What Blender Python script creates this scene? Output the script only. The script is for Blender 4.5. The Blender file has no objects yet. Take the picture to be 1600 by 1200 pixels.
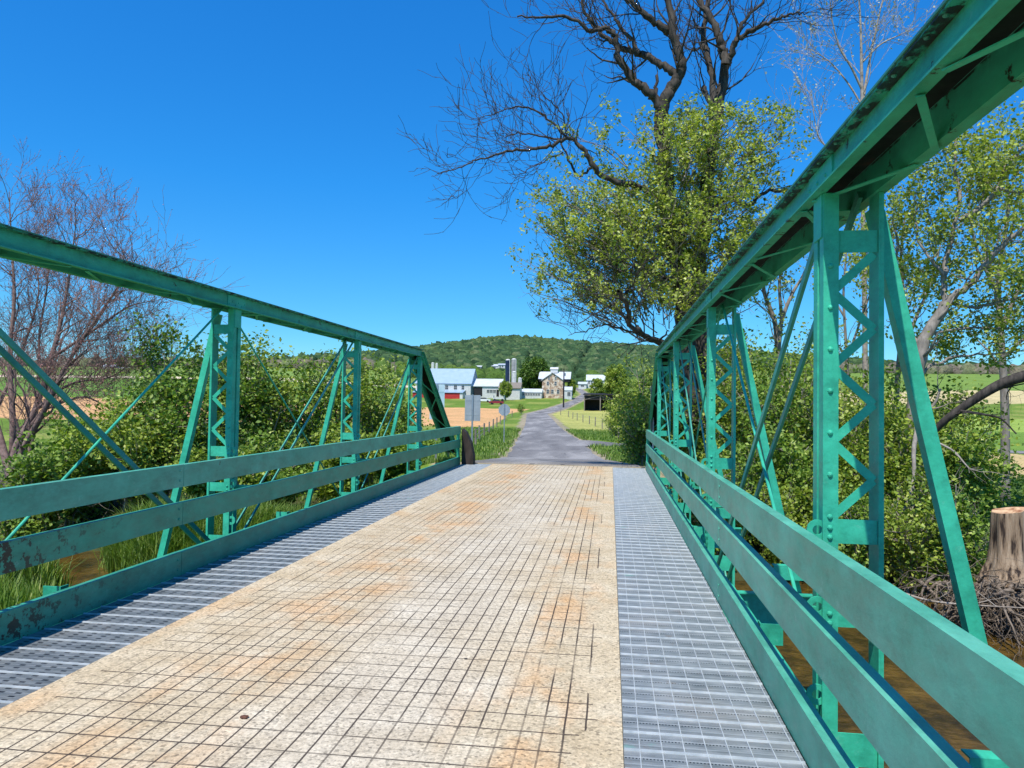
import bpy, math, random
import numpy as np
from mathutils import Vector, Matrix, Quaternion, noise
R = math.radians
random.seed(7)
rng = np.random.default_rng(7)
sc = bpy.context.scene
col = sc.collection

# ------------------------------------------------------------------ camera
EYE = Vector((0, 0, 1.6)); FPX, YAW, PITCH, ROLL = 1145.0, 0.1338, 0.0273, -0.0146
_r = Vector((math.cos(YAW), math.sin(YAW), 0)); _f0 = Vector((-math.sin(YAW), math.cos(YAW), 0)); _z = Vector((0, 0, 1))
_u = _z * math.cos(PITCH) - _f0 * math.sin(PITCH); CF = _f0 * math.cos(PITCH) + _z * math.sin(PITCH)
CR = _r * math.cos(ROLL) - _u * math.sin(ROLL); CU = _r * math.sin(ROLL) + _u * math.cos(ROLL)
cam = bpy.data.objects.new('camera', bpy.data.cameras.new('camera')); col.objects.link(cam)
cam.matrix_world = Matrix((( CR.x, CU.x, -CF.x, EYE.x), (CR.y, CU.y, -CF.y, EYE.y), (CR.z, CU.z, -CF.z, EYE.z), (0, 0, 0, 1)))
cam.data.sensor_width = 36; cam.data.lens = FPX * 36 / 1600; cam.data.clip_start = 0.05; cam.data.clip_end = 6000
sc.camera = cam
# ------------------------------------------------------------------ world, sun, exposure
LIGHT = Vector((0.15, 0.55, -1.0)).normalized()
el = math.asin(-LIGHT.z); az = math.atan2(-LIGHT.x, -LIGHT.y)
w = bpy.data.worlds.new('World'); sc.world = w; w.use_nodes = True
nt = w.node_tree; bg = nt.nodes['Background']
sky = nt.nodes.new('ShaderNodeTexSky'); sky.sky_type = 'NISHITA'; sky.sun_disc = False
sky.sun_elevation = el; sky.sun_rotation = az; sky.ozone_density = 4.0; sky.air_density = 1.0; sky.dust_density = 0.1; sky.altitude = 300
tc = nt.nodes.new('ShaderNodeTexCoord'); sxyz = nt.nodes.new('ShaderNodeSeparateXYZ'); nt.links.new(tc.outputs['Generated'], sxyz.inputs[0])
gr_ = nt.nodes.new('ShaderNodeValToRGB'); nt.links.new(sxyz.outputs[2], gr_.inputs[0]); e_ = gr_.color_ramp.elements
e_[0].position = 0.0; e_[0].color = (.52, .84, 1.02, 1); e_[1].position = .55; e_[1].color = (.38, 1.02, 1.60, 1)
e2 = e_.new(.10); e2.color = (.38, .82, 1.08, 1); e3 = e_.new(.28); e3.color = (.34, .92, 1.36, 1)
mm_ = nt.nodes.new('ShaderNodeMix'); mm_.data_type = 'RGBA'; mm_.blend_type = 'MULTIPLY'; mm_.inputs[0].default_value = 1.0
nt.links.new(sky.outputs[0], mm_.inputs[6]); nt.links.new(gr_.outputs[0], mm_.inputs[7])
hs = nt.nodes.new('ShaderNodeHueSaturation'); hs.inputs['Saturation'].default_value = 1.05; hs.inputs['Value'].default_value = 1.0
nt.links.new(mm_.outputs[2], hs.inputs['Color']); nt.links.new(hs.outputs[0], bg.inputs['Color'])
bg.inputs['Strength'].default_value = 0.125
sun = bpy.data.objects.new('sun', bpy.data.lights.new('sun', 'SUN')); col.objects.link(sun)
sun.data.energy = 5.0; sun.data.angle = R(0.5); sun.data.color = (1.0, 0.95, 0.86)
sun.rotation_euler = LIGHT.to_track_quat('-Z', 'Y').to_euler()
sc.view_settings.view_transform = 'Standard'; sc.view_settings.look = 'None'; sc.view_settings.gamma = 1
sc.view_settings.exposure = 0.22
sc.render.engine = 'CYCLES'

# ------------------------------------------------------------------ helpers
def at(u, v, Y):                       # photo pixel (1600 x 1200) to the point it sees at distance Y
    d = CF + CR * ((u - 800) / FPX) + CU * ((600 - v) / FPX)
    return EYE + d * (Y / d.y)
def tag(o, label=None, cat=None, group=None, kind=None):
    if label: o['label'] = label
    if cat: o['category'] = cat
    if group: o['group'] = group
    if kind: o['kind'] = kind
    return o
def thing(name, label, cat, loc=(0, 0, 0), group=None, rz=0):
    o = bpy.data.objects.new(name, None); col.objects.link(o); o.location = loc; o.rotation_euler = (0, 0, rz)
    o.empty_display_size = 0.2
    return tag(o, label, cat, group)
def link(name, me, parent=None, world=False):
    o = bpy.data.objects.new(name, me); col.objects.link(o)
    if parent:
        o.parent = parent
        if world and parent.type == 'EMPTY': o.matrix_parent_inverse = (Matrix.Translation(parent.location) @ parent.rotation_euler.to_matrix().to_4x4()).inverted()
    return o
class MB:
    def __init__(s): s.v = []; s.f = []; s.m = []
    def add(s, vs, fs, mi=0):
        n = len(s.v); s.v += [tuple(p) for p in vs]; s.f += [tuple(i + n for i in f) for f in fs]; s.m += [mi] * len(fs)
    def box(s, a, b, mi=0):
        (x0, y0, z0), (x1, y1, z1) = a, b
        x0, x1 = min(x0, x1), max(x0, x1); y0, y1 = min(y0, y1), max(y0, y1); z0, z1 = min(z0, z1), max(z0, z1)
        s.add([(x0,y0,z0),(x1,y0,z0),(x1,y1,z0),(x0,y1,z0),(x0,y0,z1),(x1,y0,z1),(x1,y1,z1),(x0,y1,z1)],
              [(0,3,2,1),(4,5,6,7),(0,1,5,4),(1,2,6,5),(2,3,7,6),(3,0,4,7)], mi)
    def prism(s, prof, p, q, ax, ay=None, mi=0):   # profile points (a, b) along axes ax, ay
        p, q = Vector(p), Vector(q); d = (q - p).normalized(); ax = Vector(ax)
        if ay is None: ax = (ax - d * ax.dot(d)).normalized(); ay = d.cross(ax)
        ay = Vector(ay); n = len(prof)
        vs = [p + ax * a + ay * b for a, b in prof] + [q + ax * a + ay * b for a, b in prof]
        area = sum(prof[i][0] * prof[(i+1) % n][1] - prof[(i+1) % n][0] * prof[i][1] for i in range(n))
        flip = (area > 0) == (ax.cross(ay).dot(d) > 0)
        fs = [tuple(range(n))[::-1], tuple(range(n, 2 * n))] + [(i, (i+1) % n, (i+1) % n + n, i + n) for i in range(n)]
        if not flip: fs = [f[::-1] for f in fs]
        s.add(vs, fs, mi)
    def bar(s, p, q, wd, th, ax, mi=0):            # flat bar: width wd along ax, thickness th
        s.prism([(-wd/2,-th/2),(wd/2,-th/2),(wd/2,th/2),(-wd/2,th/2)], p, q, ax, mi=mi)
    def tube(s, pts, rad, n=8, cap=True, mi=0):
        pts = [Vector(p) for p in pts]
        if not hasattr(rad, '__len__'): rad = [rad] * len(pts)
        vs = []; a = None
        for i, p in enumerate(pts):
            d = (pts[min(i+1, len(pts)-1)] - pts[max(i-1, 0)]).normalized()
            if a is None: a = d.orthogonal().normalized()
            a = (a - d * a.dot(d)); a = a.normalized() if a.length > 1e-6 else d.orthogonal().normalized()
            b = d.cross(a)
            vs += [p + (a * math.cos(t) + b * math.sin(t)) * rad[i] for t in (2 * math.pi * k / n for k in range(n))]
        fs = [(i*n+k, i*n+(k+1) % n, (i+1)*n+(k+1) % n, (i+1)*n+k) for i in range(len(pts)-1) for k in range(n)]
        if cap: fs += [tuple(range(n))[::-1], tuple(range((len(pts)-1)*n, len(pts)*n))]
        s.add(vs, fs, mi)
    def cyl(s, c, r, z0, z1, n=16, mi=0, r2=None):
        s.tube([(c[0], c[1], z0), (c[0], c[1], z1)], [r, r if r2 is None else r2], n, mi=mi)
    def mesh(s, name, mats, smooth=False):
        me = bpy.data.meshes.new(name); me.from_pydata(s.v, [], s.f)
        for m in (mats if isinstance(mats, (list, tuple)) else [mats]): me.materials.append(m)
        if any(s.m): me.polygons.foreach_set('material_index', s.m)
        if smooth: me.polygons.foreach_set('use_smooth', [True] * len(s.f))
        me.update(); return me
    def build(s, name, mats, parent=None, smooth=False, world=False): return link(name, s.mesh(name, mats, smooth), parent, world)

def np_mesh(name, V, F, mat, var=None, smooth=False):   # V (n,3), F (m,k) all same k
    me = bpy.data.meshes.new(name); V = np.asarray(V, np.float32); F = np.asarray(F, np.int32); k = F.shape[1]
    me.vertices.add(len(V)); me.vertices.foreach_set('co', V.ravel())
    me.loops.add(F.size); me.loops.foreach_set('vertex_index', F.ravel())
    me.polygons.add(len(F)); me.polygons.foreach_set('loop_start', np.arange(0, F.size, k, dtype=np.int32))
    me.polygons.foreach_set('loop_total', np.full(len(F), k, np.int32))
    if smooth: me.polygons.foreach_set('use_smooth', np.ones(len(F), bool))
    me.update(calc_edges=True)
    if var is not None:
        a = me.attributes.new('var', 'FLOAT', 'POINT'); a.data.foreach_set('value', np.asarray(var, np.float32))
    me.materials.append(mat); me.validate(); return me

# ------------------------------------------------------------------ materials
def mat(name, base=(.5, .5, .5), rough=.6, metal=0.0, spec=.5):
    m = bpy.data.materials.new(name); m.use_nodes = True; b = m.node_tree.nodes['Principled BSDF']
    b.inputs['Base Color'].default_value = (*base, 1); b.inputs['Roughness'].default_value = rough
    b.inputs['Metallic'].default_value = metal; b.inputs['Specular IOR Level'].default_value = spec
    return m
class G:                                  # tiny node-graph helper
    def __init__(s, m): s.t = m.node_tree; s.b = s.t.nodes.get('Principled BSDF')
    def n(s, k, **kw):
        x = s.t.nodes.new(k)
        for a, b in kw.items(): setattr(x, a, b)
        return x
    def l(s, a, b): s.t.links.new(a, b)
    def pos(s): return s.n('ShaderNodeNewGeometry').outputs['Position']
    def math(s, op, a, b=None, c=None):
        x = s.n('ShaderNodeMath', operation=op)
        for i, q in enumerate((a, b, c)):
            if q is None: continue
            if isinstance(q, (int, float)): x.inputs[i].default_value = q
            else: s.l(q, x.inputs[i])
        return x.outputs[0]
    def noise(s, vec, scale, detail=4, rough=.55, stretch=None):
        if stretch:
            mp = s.n('ShaderNodeMapping'); mp.inputs['Scale'].default_value = stretch; s.l(vec, mp.inputs['Vector']); vec = mp.outputs[0]
        x = s.n('ShaderNodeTexNoise'); s.l(vec, x.inputs['Vector'])
        x.inputs['Scale'].default_value = scale; x.inputs['Detail'].default_value = detail; x.inputs['Roughness'].default_value = rough
        return x.outputs['Fac']
    def ramp(s, fac, stops, interp='LINEAR'):
        x = s.n('ShaderNodeValToRGB'); x.color_ramp.interpolation = interp; e = x.color_ramp.elements
        while len(e) < len(stops): e.new(.5)
        for i, (p, c) in enumerate(stops):
            e[i].position = p; e[i].color = (*c, 1) if hasattr(c, '__len__') else (c, c, c, 1)
        s.l(fac, x.inputs[0]); return x.outputs[0]
    def mix(s, fac, a, b, mode='MIX'):
        x = s.n('ShaderNodeMix', data_type='RGBA', blend_type=mode)
        for i, q in ((0, fac), (6, a), (7, b)):
            if isinstance(q, (int, float)): x.inputs[i].default_value = q
            elif isinstance(q, tuple): x.inputs[i].default_value = (*q, 1)
            else: s.l(q, x.inputs[i])
        return x.outputs[2]
    def bump(s, h, strength=.3, dist=.01):
        x = s.n('ShaderNodeBump'); x.inputs['Strength'].default_value = strength; x.inputs['Distance'].default_value = dist
        s.l(h, x.inputs['Height']); s.l(x.outputs[0], s.b.inputs['Normal'])
def vmat(name, stops, scale=3, rough=.8, detail=5, bump=.2, bdist=.02, metal=0, stretch=None, spec=.3):
    m = mat(name, rough=rough, metal=metal, spec=spec); g = G(m); p = g.pos()
    n = g.noise(p, scale, detail, stretch=stretch); g.l(g.ramp(n, stops), g.b.inputs['Base Color'])
    if bump: g.bump(n, bump, bdist)
    return m

def paint_mat(name, a, b, chip=0.74, rust=(.05, .02, .012)):
    m = mat(name, rough=.42, spec=.4); g = G(m); p = g.pos()
    n1 = g.noise(p, 1.6, 6, .6); n2 = g.noise(p, 14, 6, .65, stretch=(1, .35, 1)); n3 = g.noise(p, 4.5, 8, .7)
    base = g.ramp(n1, [(.3, a), (.7, b)])
    streak = g.ramp(n2, [(.35, .82), (.62, 1.0)])
    c = g.mix(1.0, base, streak, 'MULTIPLY')
    pale = g.ramp(g.noise(p, 9, 8, .75), [(.60, 0.0), (.72, 1.0)])
    c = g.mix(g.math('MULTIPLY', pale, .35), c, (.33, .56, .46))
    n4 = g.noise(p, 3.2, 12, .82, stretch=(1, .6, 1.3)); c = g.mix(1.0, c, g.ramp(n4, [(.36, .70), (.5, .98), (.66, 1.16)]), 'MULTIPLY')
    chips = g.ramp(n3, [(chip, 0.0), (chip + .015, 1.0)])
    c = g.mix(chips, c, rust)
    g.l(c, g.b.inputs['Base Color']); g.l(g.ramp(n2, [(.3, .38), (.8, .6)]), g.b.inputs['Roughness'])
    g.bump(g.math('ADD', g.math('MULTIPLY', n4, 1.2), g.math('MULTIPLY', chips, -.6)), .5, .005)
    return m
GREEN = paint_mat('green_paint', (.030, .40, .25), (.055, .52, .335))
CHORDG = paint_mat('chord_green_paint', (.030, .35, .205), (.050, .44, .27), chip=.62, rust=(.02, .03, .018))
RAILG = paint_mat('rail_green_paint', (.060, .33, .215), (.13, .46, .33), chip=.68)
# left lower rail: paint flaked to dark rust in a patch near the camera
FLAKE = paint_mat('flaking_green_paint', (.030, .27, .165), (.055, .35, .225), chip=.70)
def flake_patch():
    g = G(FLAKE); p = g.pos(); sx = g.n('ShaderNodeSeparateXYZ'); g.l(p, sx.inputs[0])
    near = g.ramp(g.math('DIVIDE', sx.outputs[1], 10.0), [(.0, 1.0), (.42, 1.0), (.60, 0.0)])
    n = g.noise(p, 11, 8, .7); f = g.ramp(g.math('ADD', n, g.math('MULTIPLY', near, .10)), [(.625, 0.0), (.64, 1.0)])
    old = g.b.inputs['Base Color'].links[0].from_socket
    g.l(g.mix(g.math('MULTIPLY', f, near), old, (.022, .012, .010)), g.b.inputs['Base Color'])
flake_patch()
CHORDTOP = paint_mat('lichen_green_paint', (.045, .20, .12), (.06, .28, .19), chip=.585, rust=(.012, .016, .010))
RUSTSHADE = vmat('shaded_rusty_face', [(.35, (.004, .007, .005)), (.58, (.010, .016, .010)), (.68, (.05, .022, .012)), (.8, (.02, .06, .03))], 6, rough=.9, bump=.4)  # interior shade put into the near-black colour; only the brown spots are rust
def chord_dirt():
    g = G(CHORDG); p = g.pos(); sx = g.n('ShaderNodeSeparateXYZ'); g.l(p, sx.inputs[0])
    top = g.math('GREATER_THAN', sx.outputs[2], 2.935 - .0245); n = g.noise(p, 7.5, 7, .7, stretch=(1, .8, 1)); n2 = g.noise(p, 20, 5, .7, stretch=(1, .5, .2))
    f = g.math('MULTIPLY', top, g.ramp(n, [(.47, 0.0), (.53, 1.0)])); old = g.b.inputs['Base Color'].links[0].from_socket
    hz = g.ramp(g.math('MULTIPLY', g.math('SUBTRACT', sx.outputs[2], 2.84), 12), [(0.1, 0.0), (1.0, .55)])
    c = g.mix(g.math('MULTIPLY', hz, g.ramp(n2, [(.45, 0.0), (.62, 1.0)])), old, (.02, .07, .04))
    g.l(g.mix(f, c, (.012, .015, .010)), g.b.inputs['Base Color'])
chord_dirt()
RODM = paint_mat('rod_green_paint', (.05, .30, .22), (.08, .38, .28), chip=.8)
GALV = vmat('galvanised_steel', [(.3, (.33, .37, .41)), (.7, (.50, .54, .58))], 9, rough=.4, metal=.75, bump=.05)
WOODG = vmat('grey_wood', [(.3, (.12, .10, .08)), (.7, (.30, .26, .21))], 12, stretch=(1, 1, .15))
CONCR = vmat('abutment_concrete', [(.3, (.25, .23, .20)), (.7, (.42, .39, .34))], 3)

def deck_mat():
    m = mat('concrete_grid', rough=.85, spec=.25); g = G(m); p = g.pos()
    sx = g.n('ShaderNodeSeparateXYZ'); g.l(p, sx.inputs[0]); X, Y = sx.outputs[0], sx.outputs[1]
    big = g.noise(p, .55, 4, .6); mid = g.noise(p, 2.4, 6, .65)
    base = g.ramp(mid, [(.30, (.46, .36, .225)), (.52, (.54, .44, .295)), (.72, (.61, .52, .375))])
    # paler, greyer band worn along the middle
    cen = g.math('ABSOLUTE', g.math('ADD', X, 1.25))
    cenm = g.ramp(g.math('ADD', g.math('MULTIPLY', cen, .8), g.math('MULTIPLY', g.math('SUBTRACT', big, .5), 1.6)), [(.12, 1.0), (.62, 0.0)])
    base = g.mix(g.math('MULTIPLY', cenm, .6), base, g.ramp(mid, [(.3, (.47, .41, .315)), (.7, (.64, .575, .46))]))
    # rusty orange stains
    st = g.ramp(g.noise(p, 1.15, 5, .6, stretch=(1.2, .55, 1)), [(.55, 0.0), (.66, 1.0)])
    st2 = g.ramp(g.noise(p, 3.1, 4, .55, stretch=(1, .8, 1)), [(.60, 0.0), (.68, 1.0)])
    off = g.ramp(cen, [(.30, 0.0), (.65, 1.0)])
    st = g.math('MULTIPLY', g.math('MAXIMUM', st, g.math('MULTIPLY', st2, .6)), off)
    base = g.mix(g.math('MULTIPLY', st, .35), base, (.60, .32, .12))
    wx = g.math('ADD', X, g.math('MULTIPLY', g.math('SUBTRACT', g.noise(p, 1.3, 3), .5), .5))
    l1 = g.ramp(g.math('ABSOLUTE', g.math('ADD', wx, 2.15)), [(.12, 1.0), (.5, 0.0)]); l2 = g.ramp(g.math('ABSOLUTE', g.math('ADD', wx, .36)), [(.05, 1.0), (.28, 0.0)])
    rn = g.ramp(g.noise(p, 1.7, 6, .6, stretch=(1, .7, 1)), [(.47, 0.0), (.60, 1.0)]); rr = g.math('MULTIPLY', g.math('MAXIMUM', l1, l2), rn)
    base = g.mix(g.math('MULTIPLY', rr, .50), base, (.60, .31, .11))
    # speckles of aggregate
    v = g.n('ShaderNodeTexVoronoi'); g.l(p, v.inputs['Vector']); v.inputs['Scale'].default_value = 70
    rnd = g.n('ShaderNodeSeparateColor'); g.l(v.outputs['Color'], rnd.inputs[0])
    spk = g.ramp(rnd.outputs[0], [(0.0, .52), (.14, .80), (.45, .98), (.8, 1.05), (1.0, 1.2)])
    base = g.mix(1.0, base, spk, 'MULTIPLY')
    fine = g.noise(p, 48, 4, .8); base = g.mix(1.0, base, g.ramp(fine, [(.36, .66), (.47, .97), (.62, 1.08)]), 'MULTIPLY')
    # thin joints of the steel grid left in the concrete, partly buried
    wob = g.math('MULTIPLY', g.math('SUBTRACT', g.noise(p, 5, 2), .5), .006)
    def lines(c, pitch, wd):
        f = g.math('FRACT', g.math('DIVIDE', g.math('ADD', c, wob), pitch)); dd = g.math('ABSOLUTE', g.math('SUBTRACT', f, .5))
        return g.math('LESS_THAN', g.math('SUBTRACT', .5, dd), wd / pitch)
    vis = g.noise(p, .8, 5, .6, stretch=(1.6, .6, 1)); vx = g.ramp(vis, [(.39, .15), (.50, 1.0)])
    vy = g.ramp(g.noise(p, 1.3, 5, .6, stretch=(.7, 1.5, 1)), [(.38, .18), (.49, .95)])
    edge = g.ramp(g.math('ADD', g.math('ABSOLUTE', g.math('ADD', X, 1.55)), g.math('MULTIPLY', g.noise(p, .9, 2), .5)), [(.0, 1.0), (1.0, 1.0)])
    edge = g.math('LESS_THAN', g.math('ADD', g.math('ABSOLUTE', g.math('ADD', X, 1.52)), g.math('MULTIPLY', g.noise(p, 1.1, 3), .55)), 1.68)
    lx = g.math('MULTIPLY', g.math('MULTIPLY', lines(X, .104, .0050), vx), edge)
    ly = g.math('MULTIPLY', g.math('MULTIPLY', lines(Y, .190, .0056), vy), edge)
    ly2 = g.math('MULTIPLY', g.math('MULTIPLY', lines(g.math('ADD', Y, .095), .190, .0022), vy), .35)
    ln = g.math('MAXIMUM', g.math('MAXIMUM', lx, ly), g.math('MULTIPLY', ly2, edge))
    base = g.mix(g.math('MULTIPLY', ln, .93), base, (.045, .032, .026))
    g.l(base, g.b.inputs['Base Color'])
    h = g.math('SUBTRACT', g.math('MULTIPLY', fine, .5), ln); g.bump(h, .5, .004)
    return m
DECK = deck_mat()
def grating_mat():
    m = mat('grating_steel', rough=.5, metal=.25, spec=.5); g = G(m); p = g.pos()
    sx = g.n('ShaderNodeSeparateXYZ'); g.l(p, sx.inputs[0]); X, Y = sx.outputs[0], sx.outputs[1]
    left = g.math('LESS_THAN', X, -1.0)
    n = g.noise(p, 5, 6, .6, stretch=(1, 3, 1)); base = g.ramp(n, [(.3, (.14, .16, .17)), (.55, (.25, .275, .285)), (.75, (.37, .39, .395))])
    warm = g.ramp(g.noise(p, 1.4, 4), [(.52, 0.0), (.68, 1.0)]); base = g.mix(g.math('MULTIPLY', warm, .35), base, (.42, .38, .33))
    def tri(c, pitch, off=0.0): return g.math('ABSOLUTE', g.math('SUBTRACT', g.math('FRACT', g.math('DIVIDE', g.math('ADD', c, off), pitch)), .5))
    # serrated pressings: fine transverse lines and a row of small slots
    serr = g.math('LESS_THAN', tri(X, .016), .25)
    rowa = g.math('LESS_THAN', tri(Y, .190, .075), .026); slot = g.math('MULTIPLY', rowa, serr)
    rowb = g.math('GREATER_THAN', tri(Y, .0475), .43)
    hole = g.math('MULTIPLY', g.math('LESS_THAN', tri(X, .103, .03), .18), g.math('GREATER_THAN', tri(Y, .0475, .02), .31))
    dark = g.math('MAXIMUM', g.math('MULTIPLY', slot, g.math('SUBTRACT', 1.0, left)), g.math('MULTIPLY', hole, left))
    dark = g.math('MAXIMUM', dark, g.math('MULTIPLY', rowb, .18))
    lt = g.math('GREATER_THAN', tri(Y, .0633, .03), .455); base = g.mix(g.math('MULTIPLY', lt, .55), base, (.50, .53, .54))
    base = g.mix(g.math('MULTIPLY', dark, .92), base, (.012, .014, .02))
    rs = g.ramp(g.noise(p, 6, 7, .7), [(.60, 0.0), (.70, .55)]); base = g.mix(rs, base, (.20, .135, .085))
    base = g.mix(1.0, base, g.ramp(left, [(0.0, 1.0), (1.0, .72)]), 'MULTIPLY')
    tealn = g.math('MULTIPLY', g.ramp(g.noise(p, 2.2, 5), [(.66, 0.0), (.72, 1.0)]), .45); base = g.mix(tealn, base, (.12, .42, .34))
    g.l(base, g.b.inputs['Base Color']); g.bump(g.math('SUBTRACT', g.math('MULTIPLY', tri(Y, .0475), 1.2), dark), .6, .005)
    return m
GRATE = grating_mat()
GRBAR = vmat('grating_bar_steel', [(.3, (.34, .38, .40)), (.7, (.54, .57, .58))], 12, rough=.5, metal=.2, bump=.05)

def leaf_mat(name, cols, trans=.35):
    m = bpy.data.materials.new(name); m.use_nodes = True; t = m.node_tree; t.nodes.clear(); g = G(m)
    at_ = g.n('ShaderNodeAttribute', attribute_name='var'); c = g.ramp(at_.outputs['Fac'], cols)
    d = g.n('ShaderNodeBsdfPrincipled'); d.inputs['Roughness'].default_value = .5; d.inputs['Specular IOR Level'].default_value = .35; g.l(c, d.inputs['Base Color'])
    tr = g.n('ShaderNodeBsdfTranslucent'); br = g.mix(1.0, c, (1.25, 1.35, .55), 'MULTIPLY'); g.l(br, tr.inputs['Color'])
    mx = g.n('ShaderNodeMixShader'); mx.inputs[0].default_value = trans; g.l(d.outputs[0], mx.inputs[1]); g.l(tr.outputs[0], mx.inputs[2])
    o = g.n('ShaderNodeOutputMaterial'); g.l(mx.outputs[0], o.inputs[0]); return m
LEAF_SPRING = leaf_mat('spring_leaves', [(0, (.08, .13, .018)), (.4, (.26, .325, .04)), (.8, (.48, .54, .11)), (1, (.70, .70, .28))], .36)
LEAF_BUSH = leaf_mat('bush_leaves', [(0, (.05, .10, .012)), (.45, (.17, .28, .035)), (.85, (.34, .44, .08)), (1, (.55, .60, .20))], .30)
LEAF_OLIVE = leaf_mat('olive_leaves', [(0, (.07, .12, .015)), (.45, (.24, .33, .035)), (.85, (.42, .48, .09)), (1, (.62, .64, .24))], .30)
LEAF_DARK = leaf_mat('dense_leaves', [(0, (.04, .085, .012)), (.5, (.09, .17, .02)), (1, (.19, .29, .045))], .25)
BUDS = leaf_mat('pale_buds', [(0, (.30, .30, .20)), (1, (.62, .60, .45))], .2)
REDBUD = leaf_mat('reddish_buds', [(0, (.26, .10, .10)), (1, (.50, .24, .21))], .2)
GRASSM = leaf_mat('grass_blades', [(0, (.05, .11, .012)), (.5, (.14, .24, .03)), (.9, (.30, .38, .07)), (1, (.48, .43, .18))], .3)
BARK_DARK = vmat('dark_bark', [(.3, (.020, .016, .013)), (.7, (.085, .07, .055))], 16, bump=.6, bdist=.02, stretch=(1, 1, .25))
BARK_GREY = vmat('grey_bark', [(.3, (.14, .12, .10)), (.7, (.32, .28, .24))], 14, bump=.5, stretch=(1, 1, .3))
BARK_RED = vmat('reddish_bark', [(.3, (.12, .075, .065)), (.7, (.30, .20, .17))], 10, bump=.3)
TWIG = vmat('pale_twigs', [(.3, (.20, .165, .13)), (.7, (.42, .37, .31))], 10, bump=.2)

def ground_mat():
    m = mat('ground_cover', rough=.95, spec=.1); g = G(m); p = g.pos()
    a = g.n('ShaderNodeAttribute', attribute_name='cover'); c = a.outputs['Color']
    n = g.noise(p, 2.5, 9, .75); n2 = g.noise(p, .12, 6, .6)
    c = g.mix(1.0, c, g.ramp(n, [(.30, .55), (.5, 1.0), (.7, 1.4)]), 'MULTIPLY')
    c = g.mix(1.0, c, g.ramp(n2, [(.35, (.86, .88, .8)), (.65, (1.16, 1.1, 1.05))]), 'MULTIPLY')
    g.l(c, g.b.inputs['Base Color']); g.bump(n, .8, .08); return m
GROUND = ground_mat()
def asphalt_mat():
    m = mat('asphalt', rough=.9, spec=.25); g = G(m); p = g.pos()
    n = g.noise(p, .35, 5, .6, stretch=(1.4, .3, 1)); f = g.noise(p, 60, 3, .7)
    c = g.ramp(n, [(.35, (.15, .14, .132)), (.5, (.21, .198, .185)), (.62, (.31, .292, .27))])
    c = g.mix(1.0, c, g.ramp(f, [(.3, .6), (.6, 1.15)]), 'MULTIPLY')
    v = g.n('ShaderNodeTexVoronoi', feature='DISTANCE_TO_EDGE'); g.l(p, v.inputs['Vector']); v.inputs['Scale'].default_value = .35
    cr = g.math('LESS_THAN', v.outputs['Distance'], .008); c = g.mix(g.math('MULTIPLY', cr, .6), c, (.04, .04, .045))
    g.l(c, g.b.inputs['Base Color']); g.bump(f, .4, .006); return m
ASPH = asphalt_mat()
def water_mat():
    m = mat('creek_water', rough=.06, spec=.6); g = G(m); p = g.pos()
    n = g.noise(p, 1.3, 7, .7); n3 = g.noise(p, 7, 5, .7)
    c = g.ramp(n, [(.32, (.012, .010, .004)), (.46, (.05, .032, .008)), (.58, (.12, .07, .014)), (.72, (.20, .125, .03))])
    c = g.mix(g.ramp(n3, [(.5, 0.0), (.7, .5)]), c, (.15, .085, .02)); g.l(c, g.b.inputs['Base Color'])
    wv = g.noise(p, 7.5, 6, .6, stretch=(1, 2.4, 1)); g.bump(wv, .55, .04); return m
WATER = water_mat()
WHITE = vmat('white_paint', [(.3, (.46, .46, .44)), (.7, (.64, .64, .61))], 2, rough=.6, bump=0)
GLASSD = mat('dark_window', (.03, .035, .045), .15)
BLACKM = vmat('black_boards', [(.3, (.012, .012, .014)), (.7, (.03, .028, .03))], 3, bump=0)
REDM = vmat('barn_red', [(.3, (.36, .025, .025)), (.7, (.48, .045, .04))], 2, bump=0)
BLUEROOF = vmat('pale_metal_roof', [(.3, (.27, .37, .48)), (.7, (.33, .43, .54))], .6, rough=.35, bump=0)
WROOF = vmat('white_metal_roof', [(.3, (.46, .49, .52)), (.7, (.58, .61, .64))], .6, rough=.35, bump=0)
def stone_mat():
    m = mat('field_stone', rough=.9); g = G(m); p = g.pos(); v = g.n('ShaderNodeTexVoronoi'); g.l(p, v.inputs['Vector']); v.inputs['Scale'].default_value = 1.3
    s = g.n('ShaderNodeSeparateColor'); g.l(v.outputs['Color'], s.inputs[0])
    g.l(g.ramp(s.outputs[0], [(0, (.26, .17, .11)), (.4, (.46, .32, .22)), (.7, (.60, .48, .36)), (1, (.68, .62, .52))]), g.b.inputs['Base Color']); return m
STONE = stone_mat()

# ------------------------------------------------------------------ terrain
ZW = -1.9
def _lin(x, xs, ys): return np.interp(x, xs, ys)
RY = np.array([14, 19.3, 26, 35, 43, 57, 69, 92, 120, 155, 200, 250, 330, 400, 480])
_uL = [None, None, None, 790, 801, 810, 815, 820, 822, 823, 858, 894, 909, 899, 880]
_uR = [None, None, None, 943, 922, 903, 887, 873, 864, 855, 884, 909, 920, 908, 888]
_v0 = [0, 0, 0, 719, 704, 687, 678, 667, 657, 648, 639, 632, 620, 612, 606]
RL = [-3.9, -3.9, -4.3]; RR = [0.9, 0.9, 0.5]
for i in range(3, len(RY)):
    RL.append(at(_uL[i], _v0[i], RY[i]).x); RR.append(at(_uR[i], _v0[i], RY[i]).x)
RL = np.array(RL); RR = np.array(RR)
RZY = [-40, 19.3, 36, 95, 130, 160, 200, 250, 330, 400, 480]
RZ = [0, 0, -1.05, -1.1, -.75, -.35, .6, 3.0, 6.4, 10.4, 14.0]
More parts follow.
